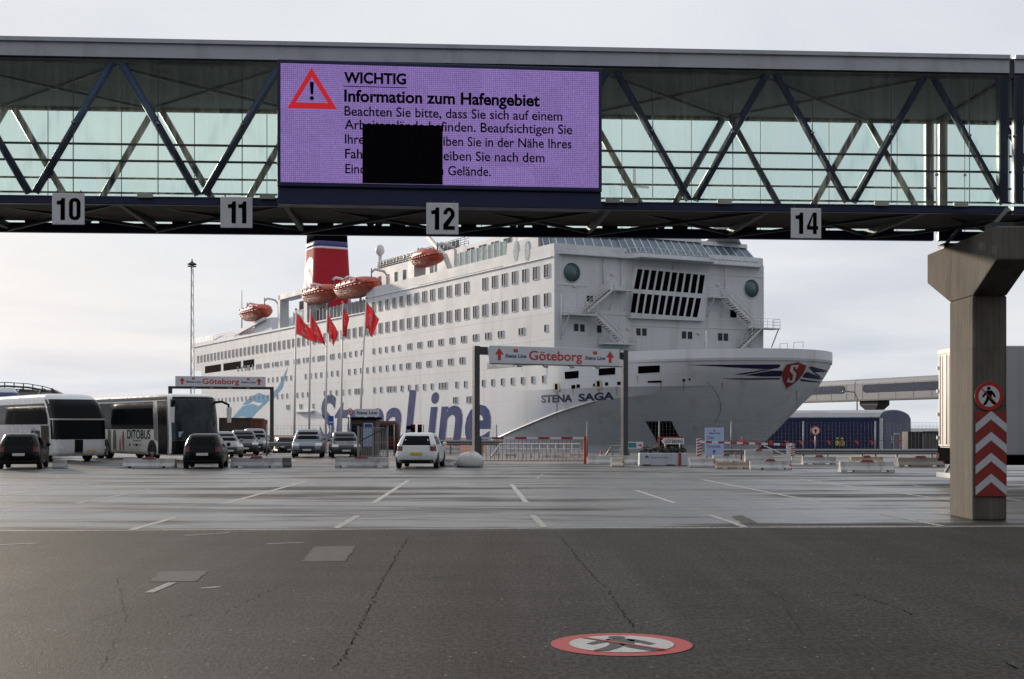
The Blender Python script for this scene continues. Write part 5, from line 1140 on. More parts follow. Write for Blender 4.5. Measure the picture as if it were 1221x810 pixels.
for i, (c, px, d, lab) in enumerate(FL):
    pole_top = s8(*c[0]); lean = -.0 if i < 4 else (427.5-434.6)
    x0 = PX(px+(lean if i == 4 else (-1.2 if i == 3 else -.5)), d); t = thing('flagpole', ['white flagpole farthest from the booth, above the silver blue van', 'white flagpole, second counting from the van towards the booth', 'white flagpole in the middle of the row of five', 'white flagpole holding the narrow furled flag', 'leaning white flagpole next to the booth holding the widest flag'][i], 'flagpole', (x0, d, gz(d)), 0, 'white flagpoles before the ferry')
    dx = PX(pole_top[0], d)-x0; zt_ = PZ(pole_top[1], d)+.15-gz(d)
    m_ = MB(); m_.tube([(0, 0, 0), (dx*.5, 0, zt_*.5), (dx, 0, zt_)], .06, 10, rr=[.085, .065, .045]); m_.build('pole', M['white_trim'], t); m_ = MB(); m_.lathe([(.001, -.02), (.08, .0), (.08, .08), (.001, .12)], (dx, 0, zt_), 10); m_.build('finial', M['steel'], t); m_ = MB(); m_.lathe([(.2, 0), (.2, .1), (.1, .12), (.001, .12)], (0, 0, 0), 12); m_.build('base', M['steel'], t)
    Pq = [Vector((PX(s8(*q)[0], d), d, PZ(s8(*q)[1], d))) for q in c]
    def fp(u, v, off=0): p = (Pq[0]*(1-u)+Pq[2]*u)*(1-v)+(Pq[1]*(1-u)+Pq[3]*u)*v; return p+Vector((0, (.16*math.sin(u*7+v*2.2+i)+.10*math.sin(u*13-v*4+i*2))*min(1, u*3)-off, .05*math.sin(u*9+i)*u))
    o = Pq[0].copy(); n = 20; m_ = MB()
    vs = [fp(a_/n, b_/n)-o for b_ in range(n+1) for a_ in range(n+1)]; fs = [(b_*(n+1)+a_, b_*(n+1)+a_+1, (b_+1)*(n+1)+a_+1, (b_+1)*(n+1)+a_) for b_ in range(n) for a_ in range(n)]; m_.add(vs, fs, 0, True)
    f = m_.build('flag', [flag_red], None); f.location = o; tag(f, lab, 'flag', 'red company flags before the ferry')
    for off in (.025, -.025):
        m_ = MB(); v2, f2, w_ = text2d('S', 1, bold=.05); m_.add([fp(.30+x*.62, .80-y*.75, off)-o for x, y in v2], f2)
        for (va, vb, mi_) in ((.93, .965, 0), (.965, 1.0, 1), (.0, .03, 1), (.03, .06, 0)):
            k = 14; m_.add([fp(j/k, vv, off)-o for vv in (va, vb) for j in range(k+1)], [(j, j+1, k+2+j, k+1+j) for j in range(k)], mi_)
        m_.build('emblem', [flag_white, flag_navy], f)
d = 140; t = thing('lamp_mast', 'tall thin lighting mast standing beside the stern of the ferry', 'lamp mast', (PX(229, d), d, gz(d)))
zt_ = PZ(317, d)-gz(d); m_ = MB()
for a_ in range(3):
    an = a_*2.094; m_.tube([(.28*math.cos(an), .28*math.sin(an), 0), (.13*math.cos(an), .13*math.sin(an), zt_)], .035, 6)
for k in range(15):
    z = zt_*k/15; r0 = .28-.15*k/15
    for a_ in range(3): an, am = a_*2.094, (a_+1)*2.094; m_.bar((r0*math.cos(an), r0*math.sin(an), z), (r0*math.cos(am), r0*math.sin(am), z+zt_/15), .022)
m_.build('mast', mat('mast_grey', (.42, .43, .45), .5), t); m_ = MB(); m_.lathe([(.1, 0), (.5, .1), (.42, .22), (.1, .4), (.05, .7), (.001, .7)], (0, 0, zt_), 14)
m_.build('lamp_head', M['dark_steel'], t)
for a_ in range(4): m_ = MB(); m_.box(.3*math.cos(a_*1.57+.4)-.12, .3*math.cos(a_*1.57+.4)+.12, .3*math.sin(a_*1.57+.4)-.1, .3*math.sin(a_*1.57+.4)+.1, zt_-.14, zt_-.01); m_.build('floodlight', M['steel'], t)

def post_sign(name, label, px, py0, py1, d, w_, draw, mats, pole_r=.035, cat='sign', extra_h=0, two=False):
    z0 = gz(d); t = thing(name, label, cat, (PX(px, d), d, z0)); za, zb_ = PZ(py1, d)-z0, PZ(py0, d)-z0
    for x in ((-w_*.4, w_*.4) if two else (0,)): MB().tube([(x, .05, 0), (x, .05, zb_+extra_h)], pole_r, 8).build('post', M['steel'], t)
    return t, za, zb_
# blue parking board, speed limit disc, teal direction board, town sign, terminal board, round sign right
blue_s = mat('sign_blue', (.02, .08, .40), .4); teal_s = mat('sign_teal', (.03, .22, .24), .4); pale_s = mat('sign_pale_blue', (.38, .49, .74), .45, var=.04)
t, za, zb_ = post_sign('lane_sign', 'small plain blue board on a post between the flagpoles and the grey car', 394.8, 496, 507, 78, .3, None, None)
MB().box(-.15, .15, -.02, .0, za, zb_).build('board', blue_s, t); MB().box(-.11, .11, -.024, -.021, za+.12, za+.20).build('board_stripe', M['sign_white'], t)
def disc_sign(label, px, py, r, d, draw=None):
    z0 = gz(d); t = thing('round_sign', label, 'sign', (PX(px, d), d, z0)); zc = PZ(py, d)-z0; m_ = MB(); m_.tube([(0, .05, 0), (0, .05, zc+r)], .035, 8); m_.build('post', M['steel'], t)
    m_ = MB(); m_.lathe([(.001, -.01), (r, -.01), (r, .02), (.001, .02)], (0, 0, zc), 28, axis='y'); m_.build('disc', M['red'], t); m_ = MB(); flat(m_, circ(r*.72, 28), (0, -.014, zc), (1, 0, 0), (0, 0, 1), 0); draw(m_, zc, r); m_.build('sign_face', [M['sign_white'], M['black']], t)
disc_sign('round red-rimmed speed sign on a thin post above the brown booth', 417.4, 491, .19, 79, lambda m_, zc, r: put_text(m_, '30', (-r*.45, -.018, zc-r*.3), (1, 0, 0), (0, 0, 1), r*.85, 1, width=r*.9, bold=.03))
disc_sign('round red-rimmed sign on a post in front of the blue shed', 972.5, 514, .26, 72, lambda m_, zc, r: flat(m_, [(p[0]*r*1.3, (p[1]-.45)*r*1.05) for p in ARROW], (0, -.018, zc), (1, 0, 0), (0, 0, 1), 1))
t, za, zb_ = post_sign('direction_board', 'small white board with a teal panel and red arrow behind the gantry post', 757.5, 527, 535, 74, .9, None, None, two=True)
MB().box(-.44, .44, -.02, .0, za, zb_).build('board', M['sign_white'], t); MB().box(-.38, .06, -.026, -.021, za+.05, zb_-.05).build('teal_panel', teal_s, t); m_ = MB(); flat(m_, [(p[1]*.26, p[0]*.35) for p in ARROW], (.14, -.024, (za+zb_)/2), (1, 0, 0), (0, 0, 1)); m_.build('arrow', M['red'], t)
t, za, zb_ = post_sign('town_sign', 'white arrow-shaped town sign in capitals above the planter', 802, 522.5, 529.8, 73, 1.0, None, None, two=True)
m_ = MB(); hh = zb_-za; m_.prism([(.62, 0), (.62, hh), (-.48, hh), (-.62, hh/2), (-.48, 0)], (0, -.02, za), (1, 0, 0), (0, 0, 1), (0, .02, 0)); m_.build('board', M['sign_white'], t); m_ = MB(); put_text(m_, 'GÖTEBORG', (-.44, -.024, za+hh*.2), (1, 0, 0), (0, 0, 1), hh*.78, width=.98, bold=.02); m_.build('lettering', M['black'], t)
m_ = MB(); m_.box(-.75, .62, .02, .05, zb_-.02, zb_+.07); m_.box(-.8, -.72, .02, .05, za-.25, zb_+.07); m_.build('red_frame', M['rust_red'], t)
t, za, zb_ = post_sign('terminal_board', 'tall pale blue board with ferry directions and an arrow beside the striped boom', 851.8, 510, 544.5, 74, 1.0, None, None, two=True)
MB().box(-.52, .52, -.03, .0, za, zb_).build('board', pale_s, t); hh = zb_-za; m_ = MB()
stena_logo(m_, (0, -.034, za+hh*.78), (1, 0, 0), (0, 0, 1), .62, 0, 1, 1)
for txt, f, wd in (('Oslo', .61, .42), ('Terminal', .31, .72)): put_text(m_, txt, (-.42, -.034, za+hh*f), (1, 0, 0), (0, 0, 1), .22, 0, width=wd, bold=.01)
flat(m_, [(p[0]*.34, p[1]*.30) for p in ARROW], (-.02, -.034, za+hh*.08), (1, 0, 0), (0, 0, 1), 0); m_.build('lettering', [M['navy'], M['red']], t)
# traffic signals beside the white hatchback
for px, lab, s in ((492.5, 'traffic signal with a side arm just above the white hatchback roof', 1), (500.5, 'plain traffic signal, second of the pair above the white hatchback', 0)):
    d = 70; t = thing('traffic_signal', lab, 'traffic signal', (PX(px, d), d, 0), 0, 'traffic signals'); m_ = MB(); m_.tube([(0, .1, 0), (0, .1, 1.8)], .05, 8); m_.build('post', M['dark_steel'], t); MB().box(-.11, .11, -.1, .12, 1.18, 1.86).build('signal_head', M['black'], t, bevel=.02)
    for k, zz_ in enumerate((1.3, 1.52, 1.74)): m_ = MB(); m_.lathe([(.07, -.03), (.07, 0), (.001, 0)], (0, -.105, zz_), 12, axis='y'); m_.build('lens', [M['green_disc'], M['dark_glass'], tail_m][k], t)
    if s: MB().box(-.34, -.112, -.06, .06, 1.60, 1.80).build('side_arm', M['black'], t)

# ================================================================== barriers
def barrier(label, px0, px1, yb, yt, m, red=True, end=0, rz=0., notch=True, name='concrete_barrier'):
    d = GD(yb); w_ = PX(px1, d)-PX(px0, d); h = (yb-yt)/F*d; t = thing(name, label, 'barrier', (PX((px0+px1)/2, d), d, 0), R(rz), 'concrete barriers across the car park')
    D = .36; pf = [(-D/2-.06, .0), (-D/2-.06, h*.22), (-D/2+.05, h*.55), (-D/2+.07, h), (D/2-.07, h), (D/2-.05, h*.55), (D/2+.06, h*.22), (D/2+.06, 0)]
    m_ = MB()
    if notch and w_ > 1.2:
        xs_ = [-w_/2, -w_/2+.22, -w_/2+.24, -w_/2+.5, -w_/2+.52, w_/2-.52, w_/2-.5, w_/2-.24, w_/2-.22, w_/2]; lows = [0, 0, 1, 1, 0, 0, 1, 1, 0, 0]; dip = [0, 0, 0, 0, 0, 0, 0, 0, 0, 0]
        rings = [[(x, y, (z if z > 0 else (.07 if lo else 0))) for y, z in pf] for x, lo in zip(xs_, lows)]; m_.loft(rings)
    else: m_.loft([[(-w_/2, y, z) for y, z in pf], [(w_/2, y, z) for y, z in pf]])
    m_.build('block', m, t, bevel=.015)
    if red:
        m_ = MB(); m_.loft([[(-w_*.13, -D/2+.04, h*.97), (w_*.13, -D/2+.04, h*.97), (w_*.13, D/2-.1, h*.97), (-w_*.13, D/2-.1, h*.97)], [(-w_*.085, -.1, h+.07), (w_*.085, -.1, h+.07), (w_*.085, .06, h+.07), (-w_*.085, .06, h+.07)]]); m_.build('lifting_bracket', mat('bracket_red', (.17, .028, .024), .7, var=.3, scale=6), t)
    if end:
        m_ = MB(); m_.prism(pf, (end*(w_/2+.001), 0, 0), (0, 1, 0), (0, 0, 1), (end*.02, 0, 0)); m_.build('painted_end', M['rust_red'], t)
        m_ = MB(); x = end*(w_/2-.05); m_.add([(x-.05, -D/2-.064, .01), (x+.05, -D/2-.064, .01), (x+.05, -D/2+.03, h*.57), (x-.0, -D/2+.03, h*.57)], [(0, 1, 2, 3)]); m_.build('painted_edge', M['rust_red'], t, recalc=False)
    return t
BC, BWH, BT = M['barrier'], M['barrier_white'], M['barrier_tan']
for a in (('short pale block beside the black hatchback at the coach', 64, 79, 558.5, 548, BC, False), ('grey white barrier in front of the lettered coach wheel', 148, 209.5, 558, 547, BWH, True), ('grey barrier between the small black hatchback and the silver van', 276, 336, 557.5, 546, BC, True, 0), ('short dark block at the end of the grey barrier near the van', 336.5, 347, 557, 546, mat('barrier_dark', (.10, .095, .09), .85), False),
          ('grey barrier in front of the ticket booth fence', 400, 463, 557.5, 546, BC, True), ('short white block between the white hatchback and the bag', 524, 545, 556, 547.5, BWH, False), ('long white barrier behind the near gantry post', 701, 761, 553.5, 543.5, BWH, False), ('cream block at the foot of the near gantry post', 728.5, 743, 556.5, 546, mat('block_cream', (.58, .55, .46), .8, dirt=(.3, .22, .14), dirt_amt=.4), False, 1),
          ('white barrier between the planter and the terminal board', 821.5, 852, 557.2, 546.5, BWH, False, 1), ('low tan barrier below the striped boom', 853.5, 893, 559, 551.2, BT, False), ('white barrier with a red end under the boom brace', 894, 942, 560, 549.5, BWH, True, 1), ('grey barrier before the blue shed fence', 956.5, 996, 554, 544.5, BC, True), ('white barrier standing alone nearest the camera on the paving', 1001, 1065, 563, 550.5, BWH, True, 0), ('worn grey barrier beside the trailer end', 1070, 1124, 556.5, 545.5, mat('barrier_worn', (.25, .225, .19), .85, dirt=(.1, .09, .08), dirt_amt=.5), True, 1),
          ('white barrier far behind the tan one', 850, 881, 551.5, 543, BWH, True), ('pale barrier behind the boom arm', 888, 921, 551, 537, BC, True), ('pale barrier half hidden behind the lone white one', 1014, 1052, 551, 545, BT, True),
          ('small white block far behind the bag', 602, 616, 543.5, 536, BWH, False), ('small white block behind the swing gate, nearer the red post', 646, 656, 544.5, 537, BWH, False), ('white block behind the swing gate touching its neighbour', 658, 669, 544.5, 537, BWH, False), ('small white block far beyond the white hatchback', 528, 548, 541, 533.5, BWH, False), ('low white block far behind beside the grey rail', 680, 700, 543, 537, BWH, False)):
    barrier(*a)
# covered bag of sand
t = thing('sand_bag', 'big lumpy white plastic bag slumped at the foot of the gantry post', 'bag', (PX(560, 57.6), 57.6, 0)); m_ = MB(); rings = []
for j in range(11):
    ph = j/10; z = .66*ph; w_ = math.sqrt(max(0, 1-max(0, (ph-.28)/.72)**2.2))*(.9+.1*min(1, ph*5))
    rings.append([((.60*w_*math.cos(q)*(1+.05*math.sin(3*q+j*.4))-.05*ph*ph+.10*max(0, ph-.3)), .42*w_*math.sin(q)*(1+.06*math.sin(2*q+1)), z*(1+.07*math.sin(q*2+.5)+.05*math.sin(q*3))) for q in lin(0, 2*math.pi*23/24, 23)])
m_.loft(rings, smooth=True); bag = m_.build('bag', mat('white_tarp', (.55, .55, .55), .6, var=.08, scale=4, bump=.8, bscale=6, dirt=(.25, .22, .2), dirt_amt=.4, dirt_scale=2), t)
m_ = MB(); m_.tube([(-.58, -.02, .16), (-.68, -.04, .19)], .05, 7, rr=[.09, .03]); m_.build('tied_end', M['white_trim'], t); bag.modifiers.new('s', 'SUBSURF').levels = 1
# red cones standing by the barriers
for px, yb, lab in ((717, 549.5, 'small red traffic cone in front of the long white barrier'), (877, 551.5, 'small red traffic cone behind the low tan barrier'), (548.5, 557, 'small red traffic cone squeezed beside the covered bag')):
    d = GD(yb); t = thing('traffic_cone', lab, 'traffic cone', (PX(px, d), d, 0), 0, 'red traffic cones'); MB().box(-.17, .17, -.17, .17, 0, .03).build('base', M['plastic_black'], t); m_ = MB(); m_.lathe([(.13, .03), (.03, .52), (.001, .53)], n=16); m_.build('cone', M['rust_red'], t); m_ = MB(); m_.lathe([(.099, .20), (.075, .32)], n=16, cap=False); m_.build('band', M['sign_white'], t)
# planter
d = 60.3; t = thing('planter', 'white flower box planter with dark plants beside the gantry post', 'planter', (PX(790.5, d), d, 0)); w_ = PX(820, d)-PX(762, d)
m_ = MB(); m_.loft([[(-w_/2, -.3, 0), (w_/2, -.3, 0), (w_/2, .35, 0), (-w_/2, .35, 0)], [(-w_/2+.02, -.32, .56), (w_/2-.02, -.32, .56), (w_/2-.02, .37, .56), (-w_/2+.02, .37, .56)]]); m_.build('box', mat('planter_white', (.50, .54, .60), .5, var=.05, dirt=(.25, .25, .25), dirt_amt=.4, dirt_scale=2), t, bevel=.03); MB().box(w_*.30, w_*.355, -.332, -.315, .0, .56).build('stripe', M['rust_red'], t)
m_ = MB(); put_text(m_, 'Stena Line', (-.55, -.335, .34), (1, 0, 0), (0, 0, 1), .10, width=.75); flat(m_, [(-.86, .36), (-.66, .36), (-.72, .44), (-.8, .45)], (0, -.335, 0), (1, 0, 0), (0, 0, 1)); m_.build('lettering', M['navy'], t)
for k in (-.75, .3): MB().box(k-.18, k+.18, -.335, -.315, -.0, .05).build('fork_slot', M['black'], t)
def leafy(name, parent, m, n, box, size, flat_=.6):
    m_ = MB()
    for _ in range(n):
        x, y, z = random.uniform(*box[0]), random.uniform(*box[1]), random.triangular(box[2][0], box[2][1], box[2][0]+.4*(box[2][1]-box[2][0])); s = size*random.uniform(.5, 1.4); a, b = random.uniform(0, 6.28), random.uniform(-.9, .9)
        u = Vector((math.cos(a)*math.cos(b), math.sin(a)*math.cos(b), math.sin(b)))*s; v = Vector((-math.sin(a), math.cos(a), random.uniform(-.4, .4)))*s*.4
        p = Vector((x, y, z)); m_.add([p-u*.5, p+v*.5, p+u*.5, p-v*.5], [(0, 1, 2, 3)])
    return m_.build(name, m, parent, recalc=False)
leafy('foliage', t, mat('planter_green', (.025, .035, .018), .6, var=.4, scale=6), 900, ((-w_/2+.05, w_/2-.05), (-.28, .32), (.55, .86)), .13)['kind'] = 'stuff'; leafy('flowers', t, mat('planter_flower', (.20, .18, .10), .6, var=.4, scale=6), 60, ((-w_/2+.1, w_*.1), (-.25, .3), (.75, .98)), .10)['kind'] = 'stuff'

# ---- booms, swing gate, rails
def striped(m_, a, b, r, n, square=False):
    a, b = Vector(a), Vector(b)
    for k in range(n): m_.bar(a+(b-a)*(k/n), a+(b-a)*((k+1)/n), r, r, k % 2)
d = 63; xa, xb = PX(573, d), PX(696.5, d); zb_ = PZ(522.6, d); t = thing('swing_gate', 'red and white striped swing gate with hanging bars between the bag and the gantry post', 'gate', (xa, d, 0))
m_ = MB(); striped(m_, (0, 0, zb_), (xb-xa, 0, zb_), .10, 9); m_.build('boom', [M['sign_white'], M['rust_red']], t)
MB().box(xb-xa-.02, xb-xa+.10, -.06, .06, 0, zb_+.12).build('end_post', M['red'], t, bevel=.01)
m_ = MB()
for k in range(26): x = (xb-xa)*(k+.5)/26; m_.bar((x, 0, zb_-.05), (x, 0, .15), .022, .022, 0)
m_.bar((0, 0, .14), (xb-xa-.02, 0, .14), .035); m_.build('hanging_bars', mat('bar_red_white', (.32, .16, .14), .6), t); MB().box(-.12, .04, -.08, .08, 0, zb_+.06).build('pivot_post', M['dark_steel'], t)
def rail_frame(label, px0, px1, y0, y1, d, slant, n, m=None):
    z0, z1 = PZ(y1, d)-gz(d), PZ(y0, d)-gz(d); x0, x1 = PX(px0, d), PX(px1, d); t = thing('tube_railing', label, 'railing', (x0, d, gz(d)), 0, 'tube railings behind the gate'); w_ = x1-x0; m_ = MB()
    m_.tube([(0, 0, 0), (slant, 0, z1), (w_, 0, z1), (w_, 0, 0)], .05, 8); m_.tube([(slant*.5, 0, (z0+z1)/2), (w_, 0, (z0+z1)/2)], .035, 8); m_.tube([(slant*.15, 0, z0+.05), (w_, 0, z0+.05)], .035, 8)
    for k in range(1, n): x = w_*k/n; m_.tube([(x, 0, 0), (x, 0, z1)], .035, 6)
    m_.build('frame', m or M['white_trim'], t)
rail_frame('long white tube railing with a slanted end behind the swing gate', 585.5, 691.5, 529.5, 542, 76, .5, 11); rail_frame('grey tube railing with a slanted end behind the cream block', 721, 750, 532, 545, 76, .4, 3, M['steel'])
d = 69.7; t = thing('boom_barrier', 'long red and white striped boom with a diagonal brace before the ship bow', 'boom barrier', (PX(834, d), d, 0)); x1 = PX(944.5, d)-PX(834, d); z0_, z1_ = PZ(527, d), PZ(530.5, d)
m_ = MB(); striped(m_, (0, 0, z0_), (x1, 0, z1_), .11, 15); m_.build('boom', [M['sign_white'], M['rust_red']], t)
for x, zt_ in ((0, PZ(523, d)), (x1+.04, PZ(528.5, d))):
    m_ = MB(); m_.box(x-.13, x+.13, .07, .12, .2, zt_)
    n = 6; hh = (zt_-.2)/n
    for k in range(n): z = .2+k*hh; m_.add([(x-.13, .066, z), (x+.13, .066, z+hh*.5), (x+.13, .066, z+hh), (x-.13, .066, z+hh*.5)], [(0, 1, 2, 3)], 1)
    m_.box(x-.03, x+.03, .121, .18, 0, zt_-.05); m_.build('striped_post', [M['sign_white'], M['rust_red']], t)
m_ = MB(); m_.bar((x1*.70, .02, z1_-.05), (x1-.05, .02, .15), .06); m_.bar((x1-.22, .03, .0), (x1-.22, .03, z1_), .12); m_.build('brace', M['sign_white'], t)
d = 72; t = thing('warning_disc', 'round red disc mounted behind the striped boom', 'sign', (PX(884, d), d, 0)); m_ = MB(); m_.tube([(0, 0, 0), (0, 0, 1.2)], .04, 8); m_.build('post', M['steel'], t); m_ = MB(); m_.lathe([(.001, -.03), (.17, -.03), (.17, -.01), (.001, -.01)], (0, -.03, PZ(527.5, d)), 22, axis='y'); m_.build('disc', M['red'], t)

# ---- mesh fences
def fence(label, p, q, h, seg=3.2, pitch=.20, thick=.0075, name='mesh_fence'):
    a, b = Vector((*p, gz(p[1]))), Vector((*q, gz(q[1]))); u = (b-a); L_ = u.length; u.normalize(); t = thing(name, label, 'fence', a, 0, 'wire mesh fences along the quay'); n = max(1, round(L_/seg)); a0 = Vector((0, 0, 0)); b0 = b-a
    for k in range(n+1): c = b0*(k/n); m_ = MB(); m_.tube([c, c+Vector((0, 0, h+.08))], .045, 6); m_.build('post', M['steel'], t)
    for k in range(n):
        c, e = b0*(k/n), b0*((k+1)/n); m_ = MB(); w_ = (e-c).length; nv = int(w_/pitch)
        for i in range(1, nv): s = c+(e-c)*(i/nv); m_.bar(s+Vector((0, 0, .08)), s+Vector((0, 0, h)), thick)
        nh = int(h/pitch)
        for i in range(nh+1): z = Vector((0, 0, .08+(h-.08)*i/nh)); m_.bar(c+z, e+z, thick)
        m_.build('wire_panel', M['wire'], t)
fence('tall wire mesh fence running from behind the planter past the blue shed', (PX(700, 78), 78), (PX(1130, 78), 78), PZ(504, 78), 4.2)
fence('wire mesh fence in front of the flagpoles from the gate post to the booth', (PX(318, 80), 80), (PX(470, 80), 80), PZ(507.5, 80), 3.6)
fence('low wire mesh fence before the big hull lettering', (PX(505, 84), 84), (PX(592, 84), 84), PZ(508, 84)-gz(84), 4)
# booth fence panels, booth
booth_m = mat('booth_brown', (.06, .045, .036), .7, var=.2); d = 82; z0 = gz(d); t = thing('ticket_booth', 'brown ticket booth with a flat roof and a white roof board behind the grey fence', 'ticket booth', (PX(433, d), d, z0)); w_ = PX(449, d)-PX(418, d); zt_ = PZ(497.5, d)-z0
MB().box(-w_/2, w_/2, 0, 2.2, 0, zt_-.14).build('wall', booth_m, t); MB().box(-w_/2-.12, w_/2+.12, -.14, 2.3, zt_-.135, zt_).build('roof', M['black'], t); MB().box(w_*.02, w_*.38, -.03, .0, .55, zt_-.36).build('light_panel', pale_s, t); MB().box(-w_*.42, -w_*.05, -.02, .0, 1.0, 1.9).build('window', M['dark_glass'], t); MB().box(w_*.06, w_*.34, -.04, -.031, zt_-.62, zt_-.42).build('panel_mark', M['navy'], t)
MB().box(-w_*.30, w_*.62, -.1, .02, zt_+.03, zt_+.50).build('roof_board', M['sign_white'], t)
m_ = MB(); put_text(m_, 'Stena Line', (-w_*.26, -.106, zt_+.18), (1, 0, 0), (0, 0, 1), .26, width=w_*.8, bold=.03, shear=.15); m_.build('roof_lettering', M['navy'], t)
fz = 73.5; t = thing('panel_fence', 'grey slatted steel fence panels in front of the ticket booth', 'fence', (PX(427, fz), fz, 0)); w_ = PX(462, fz)-PX(427, fz)
m_ = MB()
for k in range(18): x = w_*k/17; m_.box(x-.016, x+.016, -.015, .015, .05, 1.72)
for z in (.1, .9, 1.7): m_.box(0, w_, -.02, .02, z-.02, z+.02)
m_.build('slats', M['steel'], t)
for x in (0, w_*.5, w_): MB().box(x-.05, x+.05, -.05, .05, 0, 1.8).build('post', M['steel'], t)
m_ = MB(); m_.bar((0, -.03, .9), (w_, -.03, 1.75), .06); m_.build('stay', M['dark_steel'], t)
# guard rails
def guardrail(label, p, q, h=.75):
    a, b = Vector((*p, gz(p[1]))), Vector((*q, gz(q[1]))); L_ = (b-a).length; t = thing('guard_rail', label, 'guard rail', a, math.atan2(b.y-a.y, b.x-a.x), 'steel guard rails'); dz = (b.z-a.z)
    m_ = MB(); pf = [(0, -.16), (-.06, -.10), (-.06, -.05), (0, 0), (-.06, .05), (-.06, .10), (0, .16), (.01, .16), (.01, -.16)]
    m_.loft([[(x, y, h-.16+z+dz*x/L_) for y, z in pf] for x in (0, L_)]); m_.build('rail', M['steel'], t)
    for k in range(int(L_/2)+1): m_ = MB(); m_.box(k*2-.05, k*2+.05, .015, .1, 0+dz*k*2/L_-.05, h+dz*k*2/L_); m_.build('post', M['steel'], t)
guardrail('steel guard rail running along the foot of the blue shed fence', (PX(862, 77), 77), (PX(1124, 77), 77), PZ(535.5, 77)); guardrail('steel guard rail under the big hull lettering', (PX(500, 86), 86), (PX(600, 86), 86), PZ(525, 86)-gz(86)); guardrail('steel guard rail far behind the flagpoles', (PX(314, 96), 96), (PX(352, 96), 96), .8)
# pennant line
d = 77.6; t = thing('pennant_line', 'string of little red pennants strung along the mesh fence', 'bunting', (PX(868, d), d, 0)); m_ = MB(); L_ = PX(1075, d)-PX(868, d); z = PZ(525.5, d); m_.tube([(L_*k/24, 0, z-.05*math.sin(k*1.05)**2) for k in range(25)], .012, 5); m_.build('cord', M['dark_steel'], t)
for px in (869, 887, 899.5, 919, 937.5, 954, 970.5, 988, 1003, 1021, 1039, 1071):
    x = PX(px, d)-PX(868, d); m_ = MB(); a = random.uniform(-.1, .1); m_.add([(x-.13, -.01, z), (x+.13, .01, z-.02), (x+a+.08, -.05, z-.27)], [(0, 1, 2)]); m_.build('pennant', mat('pennant_red', (.48, .05, .04), .6), t, recalc=False)

# ================================================================== far buildings
zq = -1.25; cx0, cy0 = PX(1051, 168), 168.; ud = Vector((-.85, .527, 0)); gd = Vector((.527, .85, 0))
t = thing('blue_shed', 'dark blue quayside shed with a grey curved roof and a white corner post', 'shed', (cx0, cy0, zq), math.atan2(gd.y, gd.x))
# local x runs along the gable, local y along the length
Wg, Ls, ze, zr = 13.4, 30., PZ(498.8, 168)-zq, PZ(490, 171)-zq
gab = [(0, 0), (Wg, 0), (Wg, ze)]+[(Wg-Wg*k/12, ze+(zr-ze)*(math.sin(math.pi*k/12)**.42)) for k in range(1, 12)]+[(0, ze)]
shed_m = mat('shed_blue', (.014, .026, .10), .5, var=.12, scale=.6, stretch=(3, 3, .3)); roof_m = mat('shed_roof', (.36, .37, .38), .5, metal=.3, var=.1, scale=.5, dirt=(.2, .2, .2), dirt_amt=.4)
m_ = MB(); m_.loft([[(x, 0, z) for x, z in gab], [(x, Ls, z) for x, z in gab]]); m_.build('wall', shed_m, t)
m_ = MB(); rf = [(Wg-Wg*k/12, ze+.05+(zr-ze)*(math.sin(math.pi*k/12)**.42)) for k in range(0, 13)]
m_.loft([[(x, .25, z) for x, z in rf]+[(x, .25, z+.12) for x, z in rf[::-1]], [(x, Ls+.2, z) for x, z in rf]+[(x, Ls+.2, z+.12) for x, z in rf[::-1]]]); m_.build('roof', roof_m, t)
MB().box(-.12, .22, -.12, .2, 0, ze).build('corner_post', M['white_trim'], t)
def door(x0, x1, h): m_ = MB(); m_.box(x0, x1, -.06, -.01, 0, h); o = m_.build('door', shed_m, t); m_ = MB(); m_.box(x0-.12, x0, -.08, -.005, 0, h+.12); m_.box(x1, x1+.12, -.08, -.005, 0, h+.12); m_.box(x0, x1, -.08, -.005, h, h+.12); m_.build('door_frame', M['white_trim'], o)
door(5.2, 7.6, 2.1); MB().box(4.2, 4.6, -.05, -.01, 1.0, 1.9).build('notice', M['sign_white'], t)
m_ = MB(); m_.lathe([(.8, zr-.6), (.8, zr+.75), (.9, zr+.8), (.001, zr+.8)], (4.5, 14, 0), 14); m_.lathe([(.12, zr+.8), (1.1, zr+1.05), (.3, zr+1.25), (.001, zr+1.25)], (4.5, 14, 0), 14); m_.build('roof_vent', M['steel'], t)
# elevated passenger walkway
a = Vector((PX(965, 219), 219, 0)); b = Vector((PX(1118, 190), 190, 0)); u = (b-a).normalized(); a2 = a-u*70; b2 = b+u*45; zb_, zt_ = PZ(473.5, 190), PZ(447, 190)
t = thing('elevated_walkway', 'pale elevated passenger tube with dark rounded window bands beyond the ship bow', 'walkway', (a2.x, a2.y, 0), math.atan2(u.y, u.x)); L_ = (b2-a2).length; hh = zt_-zb_; r_ = .7
tube_m = mat('walkway_cladding', (.25, .265, .29), .6, metal=.0, var=.06, scale=.4, stretch=(.2, 1, 4), dirt=(.25, .24, .22), dirt_amt=.3)
sec = [(0, 0), (3, 0), (3, hh-r_), (2.8, hh-.25), (2.3, hh), (.7, hh), (.2, hh-.25), (0, hh-r_)]
sx = lambda px: (lambda r: (r*a2.y-a2.x)/(u.x-r*u.y))((px-CX)/F)
j0 = sx(1019.5)
for q0, q1 in ((0, j0-.08), (j0+.08, L_)): m_ = MB(); m_.loft([[(x, y, zb_+z) for y, z in sec] for x in (q0, q1)], smooth=False); m_.build('tube', tube_m, t)
MB().box(0, L_, -.08, 3.08, zb_-.22, zb_-.01).build('floor_beam', M['dark_steel'], t)
